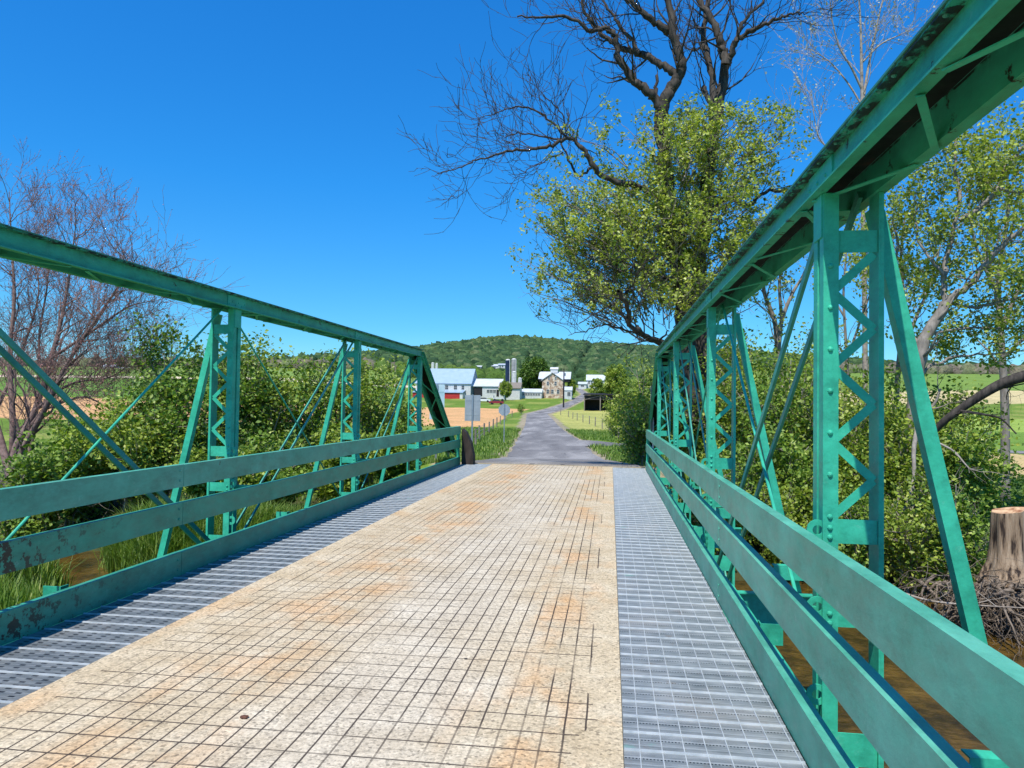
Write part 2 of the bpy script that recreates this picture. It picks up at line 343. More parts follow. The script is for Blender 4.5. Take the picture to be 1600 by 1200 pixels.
def terrain(x, y):
    x = np.asarray(x, float); y = np.asarray(y, float)
    cy = np.interp(y, RZY, RZ)                                        # level of the road
    land = np.interp(y, [-60, 0, 14, 20, 36, 95, 130, 160, 200, 250, 330, 400, 500, 700, 1700],
                     [-.6, -.9, -1.2, -1.25, -1.15, -1.15, -.9, -.45, .55, 3.3, 7.0, 10.8, 15, 18, 30])
    side = np.clip((np.abs(x + .05 * y) - 40) / 110, 0, 1)             # fields rise to a ridge either side
    ridge = np.interp(y, [120, 200, 350, 520, 800, 1700], [0, 1.5, 5, 10.5, 12, 10]); land = land + ridge * side
    hx = x + .1 * y                                                   # wooded hill behind the farm
    wdt = np.where(hx < 0, 250, 340)
    hill = np.interp(y, [560, 800, 1250, 1500], [0, 32, 81, 68]) * np.exp(-(hx / wdt) ** 2)
    land = land + hill
    rc = np.interp(y, RY, (RL + RR) / 2); rw = np.interp(y, RY, (RR - RL) / 2)
    d = np.abs(x - rc) - rw - .6
    t = np.clip(d / 3.2, 0, 1); t = t * t * (3 - 2 * t)
    z = cy * (1 - t) + land * t
    z = np.where((y < 19.33) & (y > -6.2), np.minimum(land, -.9), z)
    # creek channel crossing under the bridge
    yn = np.interp(x, [-60, -20, -10, -5, 0, 5, 12, 60], [19, 15.5, 12.3, 8.6, 5.2, 3.2, 2.5, 0])
    yf = np.interp(x, [-60, -20, -11.5, -9.8, -7.5, -5, -3, 0, 5, 7.2, 8.2, 12, 60], [26, 19, 14.8, 12.5, 12.0, 12.6, 13.6, 14.9, 15.3, 14.6, 13.0, 12.0, 10])
    wob = .35 * np.sin(x * 1.7) + .25 * np.sin(x * 3.9 + 1); yn = yn + wob; yf = yf + wob * .8
    inn = np.minimum(y - yn, yf - y)                                   # > 0 inside the water
    c = np.clip((inn + 2.2) / 2.6, 0, 1); c = c * c * (3 - 2 * c)
    z = z * (1 - c) + (ZW - .45) * c
    z = z + 1.0 * np.exp(-(((x - 7.3) / 1.3) ** 2 + ((y - 13.2) / 1.1) ** 2)) * (c > 0.02)
    nz = .10 * np.sin(x * .9 + y * .4) * np.sin(y * .7) * np.clip(t, 0, 1)
    return z + nz
def tz(x, y): return float(terrain(np.array([x]), np.array([y]))[0])

def build_ground():
    ys = [-60.0]
    while ys[-1] < 1750:
        y = ys[-1]; ys.append(y + (4 if y < -12 else (.35 if y < 26 else max(.35, .016 * y))))
    ys = np.array(ys); s = np.linspace(-1, 1, 361); s = .28 * s + .72 * s ** 3
    W = 70 + 1.25 * np.clip(ys, 0, None)
    Xg = s[None, :] * W[:, None] ; Yg = np.repeat(ys[:, None], len(s), 1)
    Z = terrain(Xg, Yg); V = np.stack([Xg, Yg, Z], -1).reshape(-1, 3)
    n, m = Xg.shape; i = np.arange(n - 1)[:, None] * m + np.arange(m - 1)[None, :]
    F = np.stack([i, i + 1, i + m + 1, i + m], -1).reshape(-1, 4)
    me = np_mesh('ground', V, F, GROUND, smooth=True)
    x, y = V[:, 0], V[:, 1]
    rc = np.interp(y, RY, (RL + RR) / 2); rw = np.interp(y, RY, (RR - RL) / 2); d = x - rc
    C = np.empty((len(V), 3)); C[:] = (.125, .20, .030)
    wob = 2.0 * np.sin(x * .11) + 1.2 * np.sin(x * .31 + 2)
    def put(mask, c): C[mask] = c
    dry = (np.sin(x * .35) * np.sin(y * .21 + 1) > .35); put(dry & (y > 22), (.22, .26, .06))
    put((d < -rw - 4) & (y > 86 + wob) & (y < 192 + wob), (.56, .33, .155))                      # ploughed field left
    put((d < -rw - 4) & (y > 192 + wob) & (y < 205 + wob), (.13, .21, .03))
    R_ = x > 6.5
    put(R_ & (x > 10) & (y > 31 + .3 * wob) & (y < 50 + wob), (.50, .38, .18))
    put(R_ & (y > 50 + wob) & (y < 105), (.14, .24, .04))
    put(R_ & (x > 20) & (y > 105) & (y < 160), (.26, .36, .07))
    put((x > 60) & (y > 230) & (y < 300), (.50, .42, .22)); put((x > 60) & (y > 300), (.16, .25, .05))
    put((d > rw + 1) & (d < 30) & (y > 75) & (y < 190), (.36, .36, .11))                          # dry yellow grass right of road
    put((x < -60) & (y > 200) & (y < 330), (.12, .22, .04)); put((x < -60) & (y > 330) & (y < 350), (.62, .52, .38)); put((x < -60) & (y > 350), (.17, .26, .06))
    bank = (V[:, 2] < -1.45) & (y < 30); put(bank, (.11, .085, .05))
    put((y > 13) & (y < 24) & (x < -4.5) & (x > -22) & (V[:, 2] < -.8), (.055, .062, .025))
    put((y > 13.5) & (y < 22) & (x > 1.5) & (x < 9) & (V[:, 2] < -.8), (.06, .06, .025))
    put((np.abs(d) < rw + .9) & (y > 18), (.30, .26, .18))
    put(y > 620, (.04, .07, .02))
    rgba = np.concatenate([C, np.ones((len(C), 1))], 1).astype(np.float32)
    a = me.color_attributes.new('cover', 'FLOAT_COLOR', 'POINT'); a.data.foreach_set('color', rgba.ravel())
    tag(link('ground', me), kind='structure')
build_ground()

def ribbon(name, ys, xl, xr, mat_, lift=.03, ncross=8):
    V = []; F = []
    for y, a, b in zip(ys, xl, xr):
        for k in range(ncross + 1):
            x = a + (b - a) * k / ncross; V.append((x, y, 0))
    V = np.array(V); V[:, 2] = terrain(V[:, 0], V[:, 1]) + lift; m = ncross + 1
    for i in range(len(ys) - 1):
        for k in range(ncross): q = i * m + k; F.append((q, q + 1, q + m + 1, q + m))
    return tag(link(name, np_mesh(name, V, np.array(F), mat_, smooth=True)), kind='structure')
yy = np.concatenate([np.arange(19.32, 60, .7), np.arange(60, 480, 4)])
ribbon('road', yy, np.interp(yy, RY, RL) + .06 * np.sin(yy * 1.1) + .04 * np.sin(yy * 2.7), np.interp(yy, RY, RR) + .07 * np.sin(yy * .9), ASPH)
# driveway branching to the right
def driveway():
    P = []
    for k in range(40):
        t = k / 39; x = -4.0 + 60 * t; c = 50.5 + 4 * t + 6 * t * t; hw = 1.7 + 3.2 * math.exp(-((x + 2.2) / 2.2) ** 2)
        P.append((x, c - hw * .9, c + hw))
    V = []; F = []
    for x, a, b in P:
        for k in range(6): V.append((x, a + (b - a) * k / 5, 0))
    V = np.array(V); V[:, 2] = terrain(V[:, 0], V[:, 1]) + .036
    for i in range(len(P) - 1):
        for k in range(5): q = i * 6 + k; F.append((q, q + 6, q + 7, q + 1))
    tag(link('driveway', np_mesh('driveway', V, np.array(F), ASPH, smooth=True)), kind='structure')
driveway()
wm = MB(); nx, ny = 60, 20
wm.add([(-70 + 140 * i / nx, -2 + 32 * j / ny, ZW) for j in range(ny + 1) for i in range(nx + 1)],
       [(j*(nx+1)+i, j*(nx+1)+i+1, (j+1)*(nx+1)+i+1, (j+1)*(nx+1)+i) for j in range(ny) for i in range(nx)])
tag(wm.build('creek_water', WATER), kind='structure')

# ------------------------------------------------------------------ the truss bridge
PN, Y1 = 4.59, 4.14                    # panel length, first post ahead of the camera
ZB, ZC0, ZC1 = -.30, 2.755, 2.935      # bottom pins, underside and top of the top chord
XI, XO = 1.12, 1.43                    # inner / outer face of the right truss
CEN = -1.80                            # mid line between the two trusses
def mx(x, s): return x if s > 0 else 2 * CEN - x
NODES = [Y1 + PN * k for k in range(-1, 4)]
bridge = thing('truss_bridge', 'green painted steel pony truss bridge with lattice posts, plank guard rails and concrete deck', 'bridge', (CEN, 19.3, 0))
def chan(h, fl, tw=.008, tf=.010):      # channel: web at a = 0, flanges towards +a, b from 0 to h
    return [(0, 0), (fl, 0), (fl, tf), (tw, tf), (tw, h - tf), (fl, h - tf), (fl, h), (0, h)]
def hexhead(mb, c, r, d):               # rivet head standing out along d
    d = Vector(d).normalized(); a = d.orthogonal().normalized(); b = d.cross(a); c = Vector(c)
    vs = [c + (a * math.cos(t) + b * math.sin(t)) * r for t in (k * math.pi / 4 for k in range(8))]
    vs += [c + d * r * .55 + (a * math.cos(t) + b * math.sin(t)) * r * .68 for t in (k * math.pi / 4 for k in range(8))] + [c + d * r * .8]
    mb.add(vs, [(k, (k+1) % 8, 8 + (k+1) % 8, 8 + k) for k in range(8)] + [(8 + k, 8 + (k+1) % 8, 16) for k in range(8)])
def box_member(name, p, q, s, parent, up=(0, 0, 1)):
    """pair of channels, flanges outwards, under a wide cover plate; p, q on the centre line of the underside"""
    p, q = Vector(p), Vector(q); d = (q - p).normalized(); ax = Vector((s, 0, 0)); ay = d.cross(ax).normalized()
    if ay.z < 0: ay = -ay
    H = ZC1 - ZC0 - .012; L = (q - p).length
    m = MB()
    m.prism([(-a - .125, b) for a, b in chan(H, .062)], p, q, ax, ay)
    m.prism([(a + .125, b) for a, b in chan(H, .062)], p, q, ax, ay)
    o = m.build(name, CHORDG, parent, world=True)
    c = MB(); c.prism([(-.194, H + .001), (.194, H + .001), (.194, H + .012), (-.194, H + .012)], p, q, ax, ay)
    for k in range(int(L / .15)):
        t = p + d * (.07 + k * .15)
        for a in (-.165, .165): hexhead(c, t + ax * a + ay * (H - .0095), .012, -ay); hexhead(c, t + ax * a + ay * (H + .012), .012, ay)
    c.build('cover_plate', CHORDTOP, o)
    rb = MB(); rb.prism([(-.1165, H - .004), (.1165, H - .004), (.1165, H + .0005), (-.1165, H + .0005)], p + d * .01, q - d * .01, ax, ay); rb.build('shaded_rusty_plate', RUSTSHADE, o)  # thin added sheet carrying the chord interior's painted shade and rust spots
    lc = MB(); n = max(2, int(L / .80)); st = L / n
    for k in range(n):
        a0 = p + d * (k * st + .10); a1 = p + d * ((k + 1) * st - .10); sg = 1 if k % 2 else -1
        if k % 6 == 0 or k == n - 1:
            lc.prism([(-.168, -.007), (.168, -.007), (.168, -.001), (-.168, -.001)], a0 + d * .02, a0 + d * .14, ax, ay)
        lc.bar(a0 + ax * .15 * sg - ay * .011, a1 - ax * .15 * sg - ay * .011, .032, .006, d.cross(ay))
    lc.build('underside_lacing', GREEN, o)
    return o
def lpro(a, b, t=.009): return [(0, 0), (a, 0), (a, t), (t, t), (t, b), (0, b)]

for s in (1, -1):
    X = lambda x: mx(x, s)
    side = 'right' if s > 0 else 'left'
    cx = (1.063 + 1.43) / 2 + .01
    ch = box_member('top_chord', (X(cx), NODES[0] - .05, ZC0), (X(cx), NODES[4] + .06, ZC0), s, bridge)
    for yn_ in NODES[1:4]:
        sp = MB(); sp.box((X(cx - .1332), yn_ - .22, ZC0 + .014), (X(cx - .142), yn_ + .22, ZC1 - .026))
        for k in range(6): hexhead(sp, (X(cx - .142), yn_ - .19 + k * .076, ZC0 + .045 + (k % 2) * .035), .012, (-s, 0, 0))
        sp.build('splice_plate', GREEN, ch)
    for y0, y1 in ((NODES[4] - .02, NODES[4] + PN), (NODES[0] + .02, NODES[0] - PN)):
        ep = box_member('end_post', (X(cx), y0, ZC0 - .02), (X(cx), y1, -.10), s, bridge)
    for ni, yn_ in enumerate(NODES):
        pm = MB()
        pm.prism([(0, 0), (.008, 0), (.008, .15), (0, .15)], (X(XO - .03), yn_ - .06, ZB - .35), (X(XO - .03), yn_ - .06, ZC0 - .002), (s, 0, 0), (0, 1, 0))
        for q in (-.06, .082): pm.prism([(.0085, 0), (.026, 0), (.026, .008), (.0085, .008)], (X(XO - .03), yn_ + q, ZB - .35), (X(XO - .03), yn_ + q, ZC0 - .002), (s, 0, 0), (0, 1, 0))
        for xa, dr in ((XI, 1),):       # each member: an angle pair, wide leg facing the traffic end
            w1 = .078
            pm.prism([(a * 1, b) for a, b in lpro(w1, .075)], (X(xa), yn_ - .06, ZB - .35), (X(xa), yn_ - .06, ZC0 - .002), (s * dr, 0, 0), (0, 1, 0))
            pm.prism([(a * 1, b) for a, b in lpro(w1, .075)], (X(xa), yn_ + .13, ZB - .35), (X(xa), yn_ + .13, ZC0 - .002), (s * dr, 0, 0), (0, -1, 0))
        zz = [2.36 - .222 * k for k in range(7)] + [.97, .92, .52, .47]
        for z in zz: hexhead(pm, (X(XI + .036), yn_ - .06, z), .016, (0, -1, 0))
        # pin plate at the head
        pm.prism([(0, 0), (.008, 0), (.008, .15), (0, .15)], (X(XI) - s * .0085, yn_ - .045, 2.52), (X(XI) - s * .0085, yn_ - .045, ZC0 - .004), (s, 0, 0), (0, 1, 0))
        post = pm.build('lattice_post', GREEN, bridge, world=True)
        yb = yn_ - .047
        for z0, z1 in ((2.435, 2.553), (.888, 1.015), (.45, .56), (-.27, -.10)):
            b = MB(); b.box((X(XI + .01), yb, z0), (X(XO - .032), yb + .008, z1)); b.build('batten_plate', GREEN, post)
        for k in range(7):
            za, zb_ = 2.425 - .2 * k, 2.425 - .2 * (k + 1)
            a_, b_ = (XO - .05, XI + .05) if k % 2 == 0 else (XI + .05, XO - .05)
            b = MB(); b.bar((X(a_), yb + .004 + .001 * (k % 2), za), (X(b_), yb + .004 + .001 * (k % 2), zb_), .045, .006, (0, 0, 1)); b.build('lattice_bar', GREEN, post)
        if ni > 0:
            for z in (.955, .55, .09):            # eye plates on the inner edge of the post
                b = MB(); rr = 14
                for yy_ in (0,):
                    vs = []; c0 = Vector((X(XI - .022), yn_ - .046, z))
                    for k in range(rr):
                        t = 2 * math.pi * k / rr
                        for r_, dy in ((.055, 0), (.026, 0), (.026, .01), (.055, .01)): vs.append(c0 + Vector((math.cos(t) * r_, dy, math.sin(t) * r_)))
                    fs = []
                    for k in range(rr):
                        for j in range(4): fs.append((k*4+j, ((k+1) % rr)*4+j, ((k+1) % rr)*4+(j+1) % 4, k*4+(j+1) % 4))
                    b.add(vs, fs)
                b.build('eye_plate', GREEN, post)
        # raking side brace down to the floor beam extension
        br = MB(); top = Vector((X(1.405), yn_ + .10, 2.70)); bot = Vector((X(2.141), yn_ + .10, -.62))
        br.prism(lpro(.08, .08), bot, top, (s, 0, 0), (0, 1, 0))
        br.build('side_brace', GREEN, bridge, world=True)
        if s < 0: continue
        fb = MB(); fb.prism(chan(.16, .10), (X(1.86), yn_ - .02, -.35), (X(2.26), yn_ - .02, -.35), (0, 1, 0), (0, 0, 1)); fb.build('brace_foot', GREEN, bridge, world=True)
    # diagonals: flat eye bars in the heavy panel, thin rods elsewhere
    def rods(y0, z0, y1, z1, xs, wd, th):
        for x in xs:
            m = MB()
            if th: m.bar((X(x), y0, z0), (X(x), y1, z1), wd, th, (0, 0, 1))
            else: m.tube([(X(x), y0, z0), (X(x), y1, z1)], wd / 2, 8)
            m.build('diagonal_rod', RODM if th else GREEN, bridge, world=True)
    N = NODES; tz_, bz_ = ZC0 + .03, ZB - .1
    rods(N[1] + .1, tz_, N[2] + .03, bz_, (1.20, 1.355), .052, .022)
    rods(N[2] - .02, tz_, N[1] + .12, bz_, (1.275,), .026, 0)
    rods(N[2] + .08, tz_, N[3] - .02, bz_, (1.275,), .024, 0)
    rods(N[3] - .02, tz_, N[2] + .1, bz_, (1.20, 1.355), .034, .018)
    rods(N[4] - .02, tz_, N[3] + .1, bz_, (1.20, 1.355), .030, .018)
    # guard rails and kerb: channels with their backs to the road
    XR = X(.90) if s > 0 else -3.88
    for z0, h, mt, nm in ((.795, .205, RAILG, 'guard_rail'), (.448, .205, FLAKE if s < 0 else RAILG, 'guard_rail'), (-.012, .212, FLAKE if s < 0 else RAILG, 'kerb_rail')):
        m = MB(); yb_ = -5.2
        ys_ = [yb_, 1.2, 6.3, 12.6, 18.9]
        for i in range(len(ys_) - 1):
            off = .0015 * (i % 2)
            m.prism([(a + off, b) for a, b in chan(h, .062, .008, .009)], (XR, ys_[i] + .002, z0 + off), (XR, ys_[i+1] - .002, z0 + off), (s, 0, 0), (0, 0, 1))
            for dz in (.06, .15):
                hexhead(m, (XR, ys_[i+1] - .06, z0 + dz), .012, (-s, 0, 0))
        m.build(nm, mt, bridge, world=True)
    for k, y in enumerate([NODES[1], NODES[2], NODES[3], NODES[4], 18.8]):     # brackets tying rails to the truss
        m = MB(); x0 = XR + s * .064; x1 = X(XI) - s * .001
        for z in (.86, .50) if k < 4 else ():
            m = MB(); m.bar((x0 - s * .05, y + .06, z), (x1, y + .06, z), .05, .03, (0, 0, 1)); m.build('rail_bracket', GREEN, bridge, world=True)
        if k < 4: continue
        if k == 4: m.prism(chan(1.0, .05), (XR + s * .07, y - .05, .0), (XR + s * .07, y + .03, .0), (s, 0, 0), (0, 0, 1)); m.box((XR + s * .010, y - .04, -.3), (XR + s * .06, y + .03, 1.0))
        m.build('rail_bracket', GREEN, bridge, world=True)
    for k, y in enumerate([NODES[1] + 1.75, NODES[2] + 1.7]):                   # small plates hung between posts
        m = MB(); m.box((X(1.16), y, -.22), (X(1.33), y + .012, -.06)); m.box((X(1.16), y + .012, -.22), (X(1.17), y + .10, -.06)); m.build('hanger_plate', GREEN, bridge, world=True)
    # bottom chord bars
    m = MB()
    for x in (1.18, 1.37): m.bar((X(x), NODES[0] - PN, ZB - .12), (X(x), NODES[4] + PN, ZB - .12), .08, .02, (0, 0, 1))
    m.build('bottom_chord', GREEN, bridge, world=True)
for yn_ in NODES:                                                               # floor beams with rakers' feet
    m = MB(); y = yn_ + .03; x0, x1 = mx(2.3, -1), 2.3
    m.box((x0, y - .006, -.86), (x1, y + .006, -.53)); m.box((x0, y - .055, -.53), (x1, y + .055, -.515)); m.box((x0, y - .055, -.875), (x1, y + .055, -.86))
    m.build('floor_beam', GREEN, bridge, world=True)
m = MB()
for k in range(6):
    x = -3.6 + k * .88; m.box((x - .05, -6, -.31), (x + .05, 19.6, -.16))
m.build('stringers', GREEN, bridge, world=True)
# deck: concrete-filled grid flanked by open steel gratings
m = MB(); m.box((-3.085, -6.0, -.15), (.076, 19.3, 0.0)); dk = m.build('concrete_deck', DECK, bridge, world=True)
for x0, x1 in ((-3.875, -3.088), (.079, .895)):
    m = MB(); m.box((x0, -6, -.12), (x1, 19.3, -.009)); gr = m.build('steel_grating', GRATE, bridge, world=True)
    b = MB(); y = -5.985
    while y < 19.28:
        b.prism([(-.0065, 0), (.0065, 0), (.0045, .0085), (-.0045, .0085)], (x0 + .003, y, -.009), (x1 - .003, y, -.009), (0, 1, 0), (0, 0, 1)); y += .190
    b.build('cross_bars', GRBAR, gr)
    if x0 > 0:
        b = MB(); x = x0 + .075
        while x < x1 - .02: b.box((x - .0025, -5.98, -.0085), (x + .0025, 19.28, -.004)); x += .103
        b.build('long_bars', GRBAR, gr)
m = MB()
for y0, y1 in ((19.34, 20.6), (-7.5, -6.04)):
    m.box((-5.6, y0, -3.2), (2.2, y1, -.42))
    m.box((-3.9, y0 if y0 > 0 else y1 - .5, -.42), (.92, (y0 + .5) if y0 > 0 else y1, -.045))
m.build('abutment', CONCR, bridge, world=True)
# black tarred timber block at the far end of the left rail
m = MB(); a, b = at(720, 668, 18.96), at(738, 702, 18.96)
m.prism([(0, -.35), (.30, -.30), (.31, .22), (.24, .55), (.10, .84), (0, .93)], (-3.86, 18.96, 0), (-3.86, 19.26, 0), (1, 0, 0), (0, 0, 1))
tag(m.build('timber_block', vmat('tarred_timber', [(.3, (.010, .009, .008)), (.7, (.06, .045, .035))], 9, bump=.8, stretch=(1, 1, .2))), 'black tarred wedge of timber standing at the far end of the left rail', 'end block')

# ------------------------------------------------------------------ vegetation
def nrm(v): return v / (np.linalg.norm(v, axis=-1, keepdims=True) + 1e-9)
def tubes_np(polys, sides=4):
    """polys: list of (points (n,3), radii (n,)) -> V, F"""
    Vs, Fs, o = [], [], 0
    ang = np.arange(sides) * 2 * np.pi / sides; ca, sa = np.cos(ang), np.sin(ang)
    for P, r in polys:
        n = len(P); T = np.empty_like(P); T[1:-1] = P[2:] - P[:-2]; T[0] = P[1] - P[0]; T[-1] = P[-1] - P[-2]; T = nrm(T)
        m = T.mean(0); ref = np.array([0., 0, 1]) if abs(m[2]) < .8 * np.linalg.norm(m) + 1e-6 else np.array([1., 0, 0])
        A = nrm(np.cross(T, ref)); B = np.cross(T, A)
        ring = P[:, None, :] + (A[:, None, :] * ca[None, :, None] + B[:, None, :] * sa[None, :, None]) * r[:, None, None]
        Vs.append(ring.reshape(-1, 3)); i = o + np.arange(n - 1)[:, None] * sides + np.arange(sides)[None, :]
        j = o + np.arange(n - 1)[:, None] * sides + (np.arange(sides)[None, :] + 1) % sides
        Fs.append(np.stack([i, j, j + sides, i + sides], -1).reshape(-1, 4)); o += n * sides
    return np.concatenate(Vs), np.concatenate(Fs)
def spline(pts, per=5):
    P = np.array([list(p) for p in pts], float); n = len(P)
    if n < 3: t = np.linspace(0, 1, per + 1)[:, None]; return P[0] * (1 - t) + P[-1] * t
    Q = np.vstack([2 * P[0] - P[1], P, 2 * P[-1] - P[-2]]); out = []
    for i in range(n - 1):
        p0, p1, p2, p3 = Q[i:i+4]; t = (np.arange(per) / per)[:, None]
        out.append(.5 * (2 * p1 + (p2 - p0) * t + (2*p0 - 5*p1 + 4*p2 - p3) * t**2 + (3*p1 - p0 - 3*p2 + p3) * t**3))
    out.append(P[-1:]); return np.vstack(out)
def grow(p, d, L, r, level, out, tips, g, maxlev, nchild=(3, 5), spread=(25, 60), up=.25, wob=.22, shrink=.62, rmin=.0022, droop=0.0):
    """recursive branch: appends polylines to out[level], twig points to tips"""
    n = max(4, int(5 + 2 * (maxlev - level))); P = np.empty((n, 3)); P[0] = p; d = nrm(np.array(d, float)); st = L / (n - 1); dirs = [d]
    for i in range(1, n):
        d = nrm(d + g.normal(0, wob, 3) * .6 + np.array([0, 0, up * .18 - droop * .1])); P[i] = P[i-1] + d * st; dirs.append(d)
    rr = np.linspace(r, max(r * .35, rmin * .8), n); out.append((P, rr, level))
    if level >= maxlev:
        tips.append(P[1:]); return
    k = g.integers(nchild[0], nchild[1] + 1) + (1 if level == 0 else 0)
    for c in range(k):
        t = (c + .6 + g.uniform(-.3, .3)) / k * .8 + .2; t = min(max(t, .12), .98); f = t * (n - 1); i = int(min(f, n - 2)); q = P[i] + (P[i+1] - P[i]) * (f - i)
        dd = dirs[i]; a = nrm(np.cross(dd, g.normal(0, 1, 3))); th = math.radians(g.uniform(*spread)) * (1 if c < k - 1 else .45)
        nd = dd * math.cos(th) + a * math.sin(th); nd[2] += up * .35 - droop * .15
        grow(q, nd, L * shrink * g.uniform(.7, 1.2), max((r + (r * .35 - r) * t) * .62, rmin), level + 1, out, tips, g, maxlev, nchild, spread, up, wob, shrink, rmin, droop)
def leaves_np(C, size, g, up=.4, jitter=.35, out_dir=None):
    """one folded diamond leaf at every centre"""
    n = len(C); s = size * g.uniform(1 - jitter, 1 + jitter, n)[:, None]
    N = nrm(g.normal(0, 1, (n, 3)) + np.array([0, 0, up * 2])); A = nrm(np.cross(N, g.normal(0, 1, (n, 3)))); B = np.cross(N, A)
    tip = C + A * s * .6; base = C - A * s * .5; l = C + B * s * .36 + N * s * .12; r = C - B * s * .36 + N * s * .12
    V = np.stack([base, r, tip, l], 1).reshape(-1, 3); i = np.arange(n)[:, None] * 4
    F = np.concatenate([i + [0, 1, 2], i + [0, 2, 3]], 1).reshape(-1, 3)
    return V, F
def add_leaves(name, C, size, mat_, parent, g, up=.4, var=None):
    V, F = leaves_np(C, size, g, up); v = g.beta(2, 2.2, len(C)) if var is None else np.clip(var + g.normal(0, .16, len(C)), 0, 1)
    return link(name, np_mesh(name, V, F, mat_, np.repeat(v, 4)), parent)
def branches(name, polys, mat_, parent, thick=.02):
    big = [(P, r) for P, r, *_ in polys if r[0] >= thick]; sm = [(P, r) for P, r, *_ in polys if r[0] < thick]
    o = None
    if big: V, F = tubes_np(big, 9); o = link(name, np_mesh(name, V, F, mat_, smooth=True), parent)
    if sm:
        V, F = tubes_np(sm, 3); link('twigs', np_mesh('twigs', V, F, mat_, smooth=True), o or parent)
    return o
def clump_leaves(tips, per, rad, g, keep=1.0):
    P = np.concatenate(tips); P = P[g.random(len(P)) < keep]
    return (P[:, None, :] + g.normal(0, rad, (len(P), per, 3))).reshape(-1, 3)
def L0(P, base): return [(p[0] - np.array(base), *p[1:]) for p in P]

def bush(name, label, base, wx, wy, h, seed, leaf=LEAF_BUSH, nl=9000, ls=.075, group=None, stem=TWIG, cat='shrub', lean=0.0, low=.05):
    """many-stemmed shrub: stems fan out from the ground, leaves ride on the twigs"""
    g = np.random.default_rng(seed); base = Vector(base); t = thing(name, label, cat, base, group)
    polys, tips = [], []; ns = 9
    for i in range(ns):
        a = 2 * math.pi * (i + g.uniform(-.3, .3)) / ns; rr = g.uniform(.15, 1.0)
        top = np.array([math.cos(a) * wx * rr * .5 + lean * h, math.sin(a) * wy * rr * .5, h * (1.02 - .45 * rr ** 2) * g.uniform(.74, 1.04)])
        st = np.array([g.normal(0, .12), g.normal(0, .12), -.15]); mid = st * .5 + top * .5 + np.array([math.cos(a) * -.1 * wx, math.sin(a) * -.1 * wy, g.uniform(0, .1) * h])
        P = spline([st, mid, top], 6); polys.append((P, np.linspace(.035 * h / 4 + .012, .008, len(P)), 0))
        for q in range(13):
            f = g.uniform(.14, 1.0); j = int(f * (len(P) - 1)); d = nrm(top - st) + g.normal(0, .8, 3); d[2] = abs(d[2]) * .5 + .1
            grow(P[j], d, h * g.uniform(.13, .24), .010, 1, polys, tips, g, 2, (3, 5), (25, 65), .3, .25)
    branches('stem', polys, stem, t, .012)
    T = np.concatenate(tips); T = T[T[:, 2] > low * h]; per = max(2, int(nl / len(T)))
    C = (T[:, None, :] + g.normal(0, .085 + .012 * h, (len(T), per, 3))).reshape(-1, 3)
    cv = np.repeat(g.normal(.45, .16, len(T)), per)
    add_leaves('foliage', C, ls, leaf, t, g, .5, cv)
    return t

# -- shrubs along the left of the bridge, behind the truss
def gp(u, v, Y): p = at(u, v, Y); return (p.x, Y, tz(p.x, Y))
def hgt(u, vtop, Y): return at(u, vtop, Y).z - tz(at(u, vtop, Y).x, Y)
LG = 'leafy shrubs on the far creek bank left of the bridge'
for k, (u, vt, Y, w_, leaf, lab) in enumerate([
    (262, 512, 18.6, 2.6, LEAF_BUSH, 'leafy green bush just left of the nearer left lattice post, touching the sky'),
    (345, 528, 19.6, 2.6, LEAF_BUSH, 'tall leafy bush directly behind the nearer left lattice post'),
    (415, 532, 20.5, 2.4, LEAF_OLIVE, 'green bush filling the gap right of the nearer left lattice post'),
    (500, 545, 21.5, 2.3, LEAF_BUSH, 'leafy bush with one high shoot just left of the middle lattice post'),
    (575, 552, 22.8, 2.5, LEAF_OLIVE, 'leafy bush behind the middle left lattice post'),
    (622, 592, 25.5, 1.6, LEAF_BUSH, 'low rounded bush behind the farthest left lattice post'),
    (205, 600, 17.4, 2.2, LEAF_OLIVE, 'short yellowish bush below the leaning bare tree'),
    (120, 660, 17.2, 2.6, LEAF_BUSH, 'low sprawling bush at the foot of the bare tree, left of the paired eye bars'),
    (330, 690, 16.3, 2.0, LEAF_OLIVE, 'low bush by the water seen between the left guard rails at the nearer post'),
    (430, 680, 17.5, 2.2, LEAF_BUSH, 'low dark bush seen between the left rails right of the nearer post'),
    (530, 670, 18.6, 2.2, LEAF_OLIVE, 'low bush behind the rails left of the middle lattice post'),
    (610, 665, 20.0, 1.8, LEAF_BUSH, 'low bush behind the rails right of the middle lattice post'),
    (60, 700, 15.6, 2.0, LEAF_BUSH, 'small bush at the left edge in front of the bramble tangle')]):
    b = gp(u, vt, Y); bush('leafy_shrub', lab, b, w_ * 1.25, 2.4, hgt(u, vt, Y) * .95, 20 + k, leaf, 8500, .105, LG)

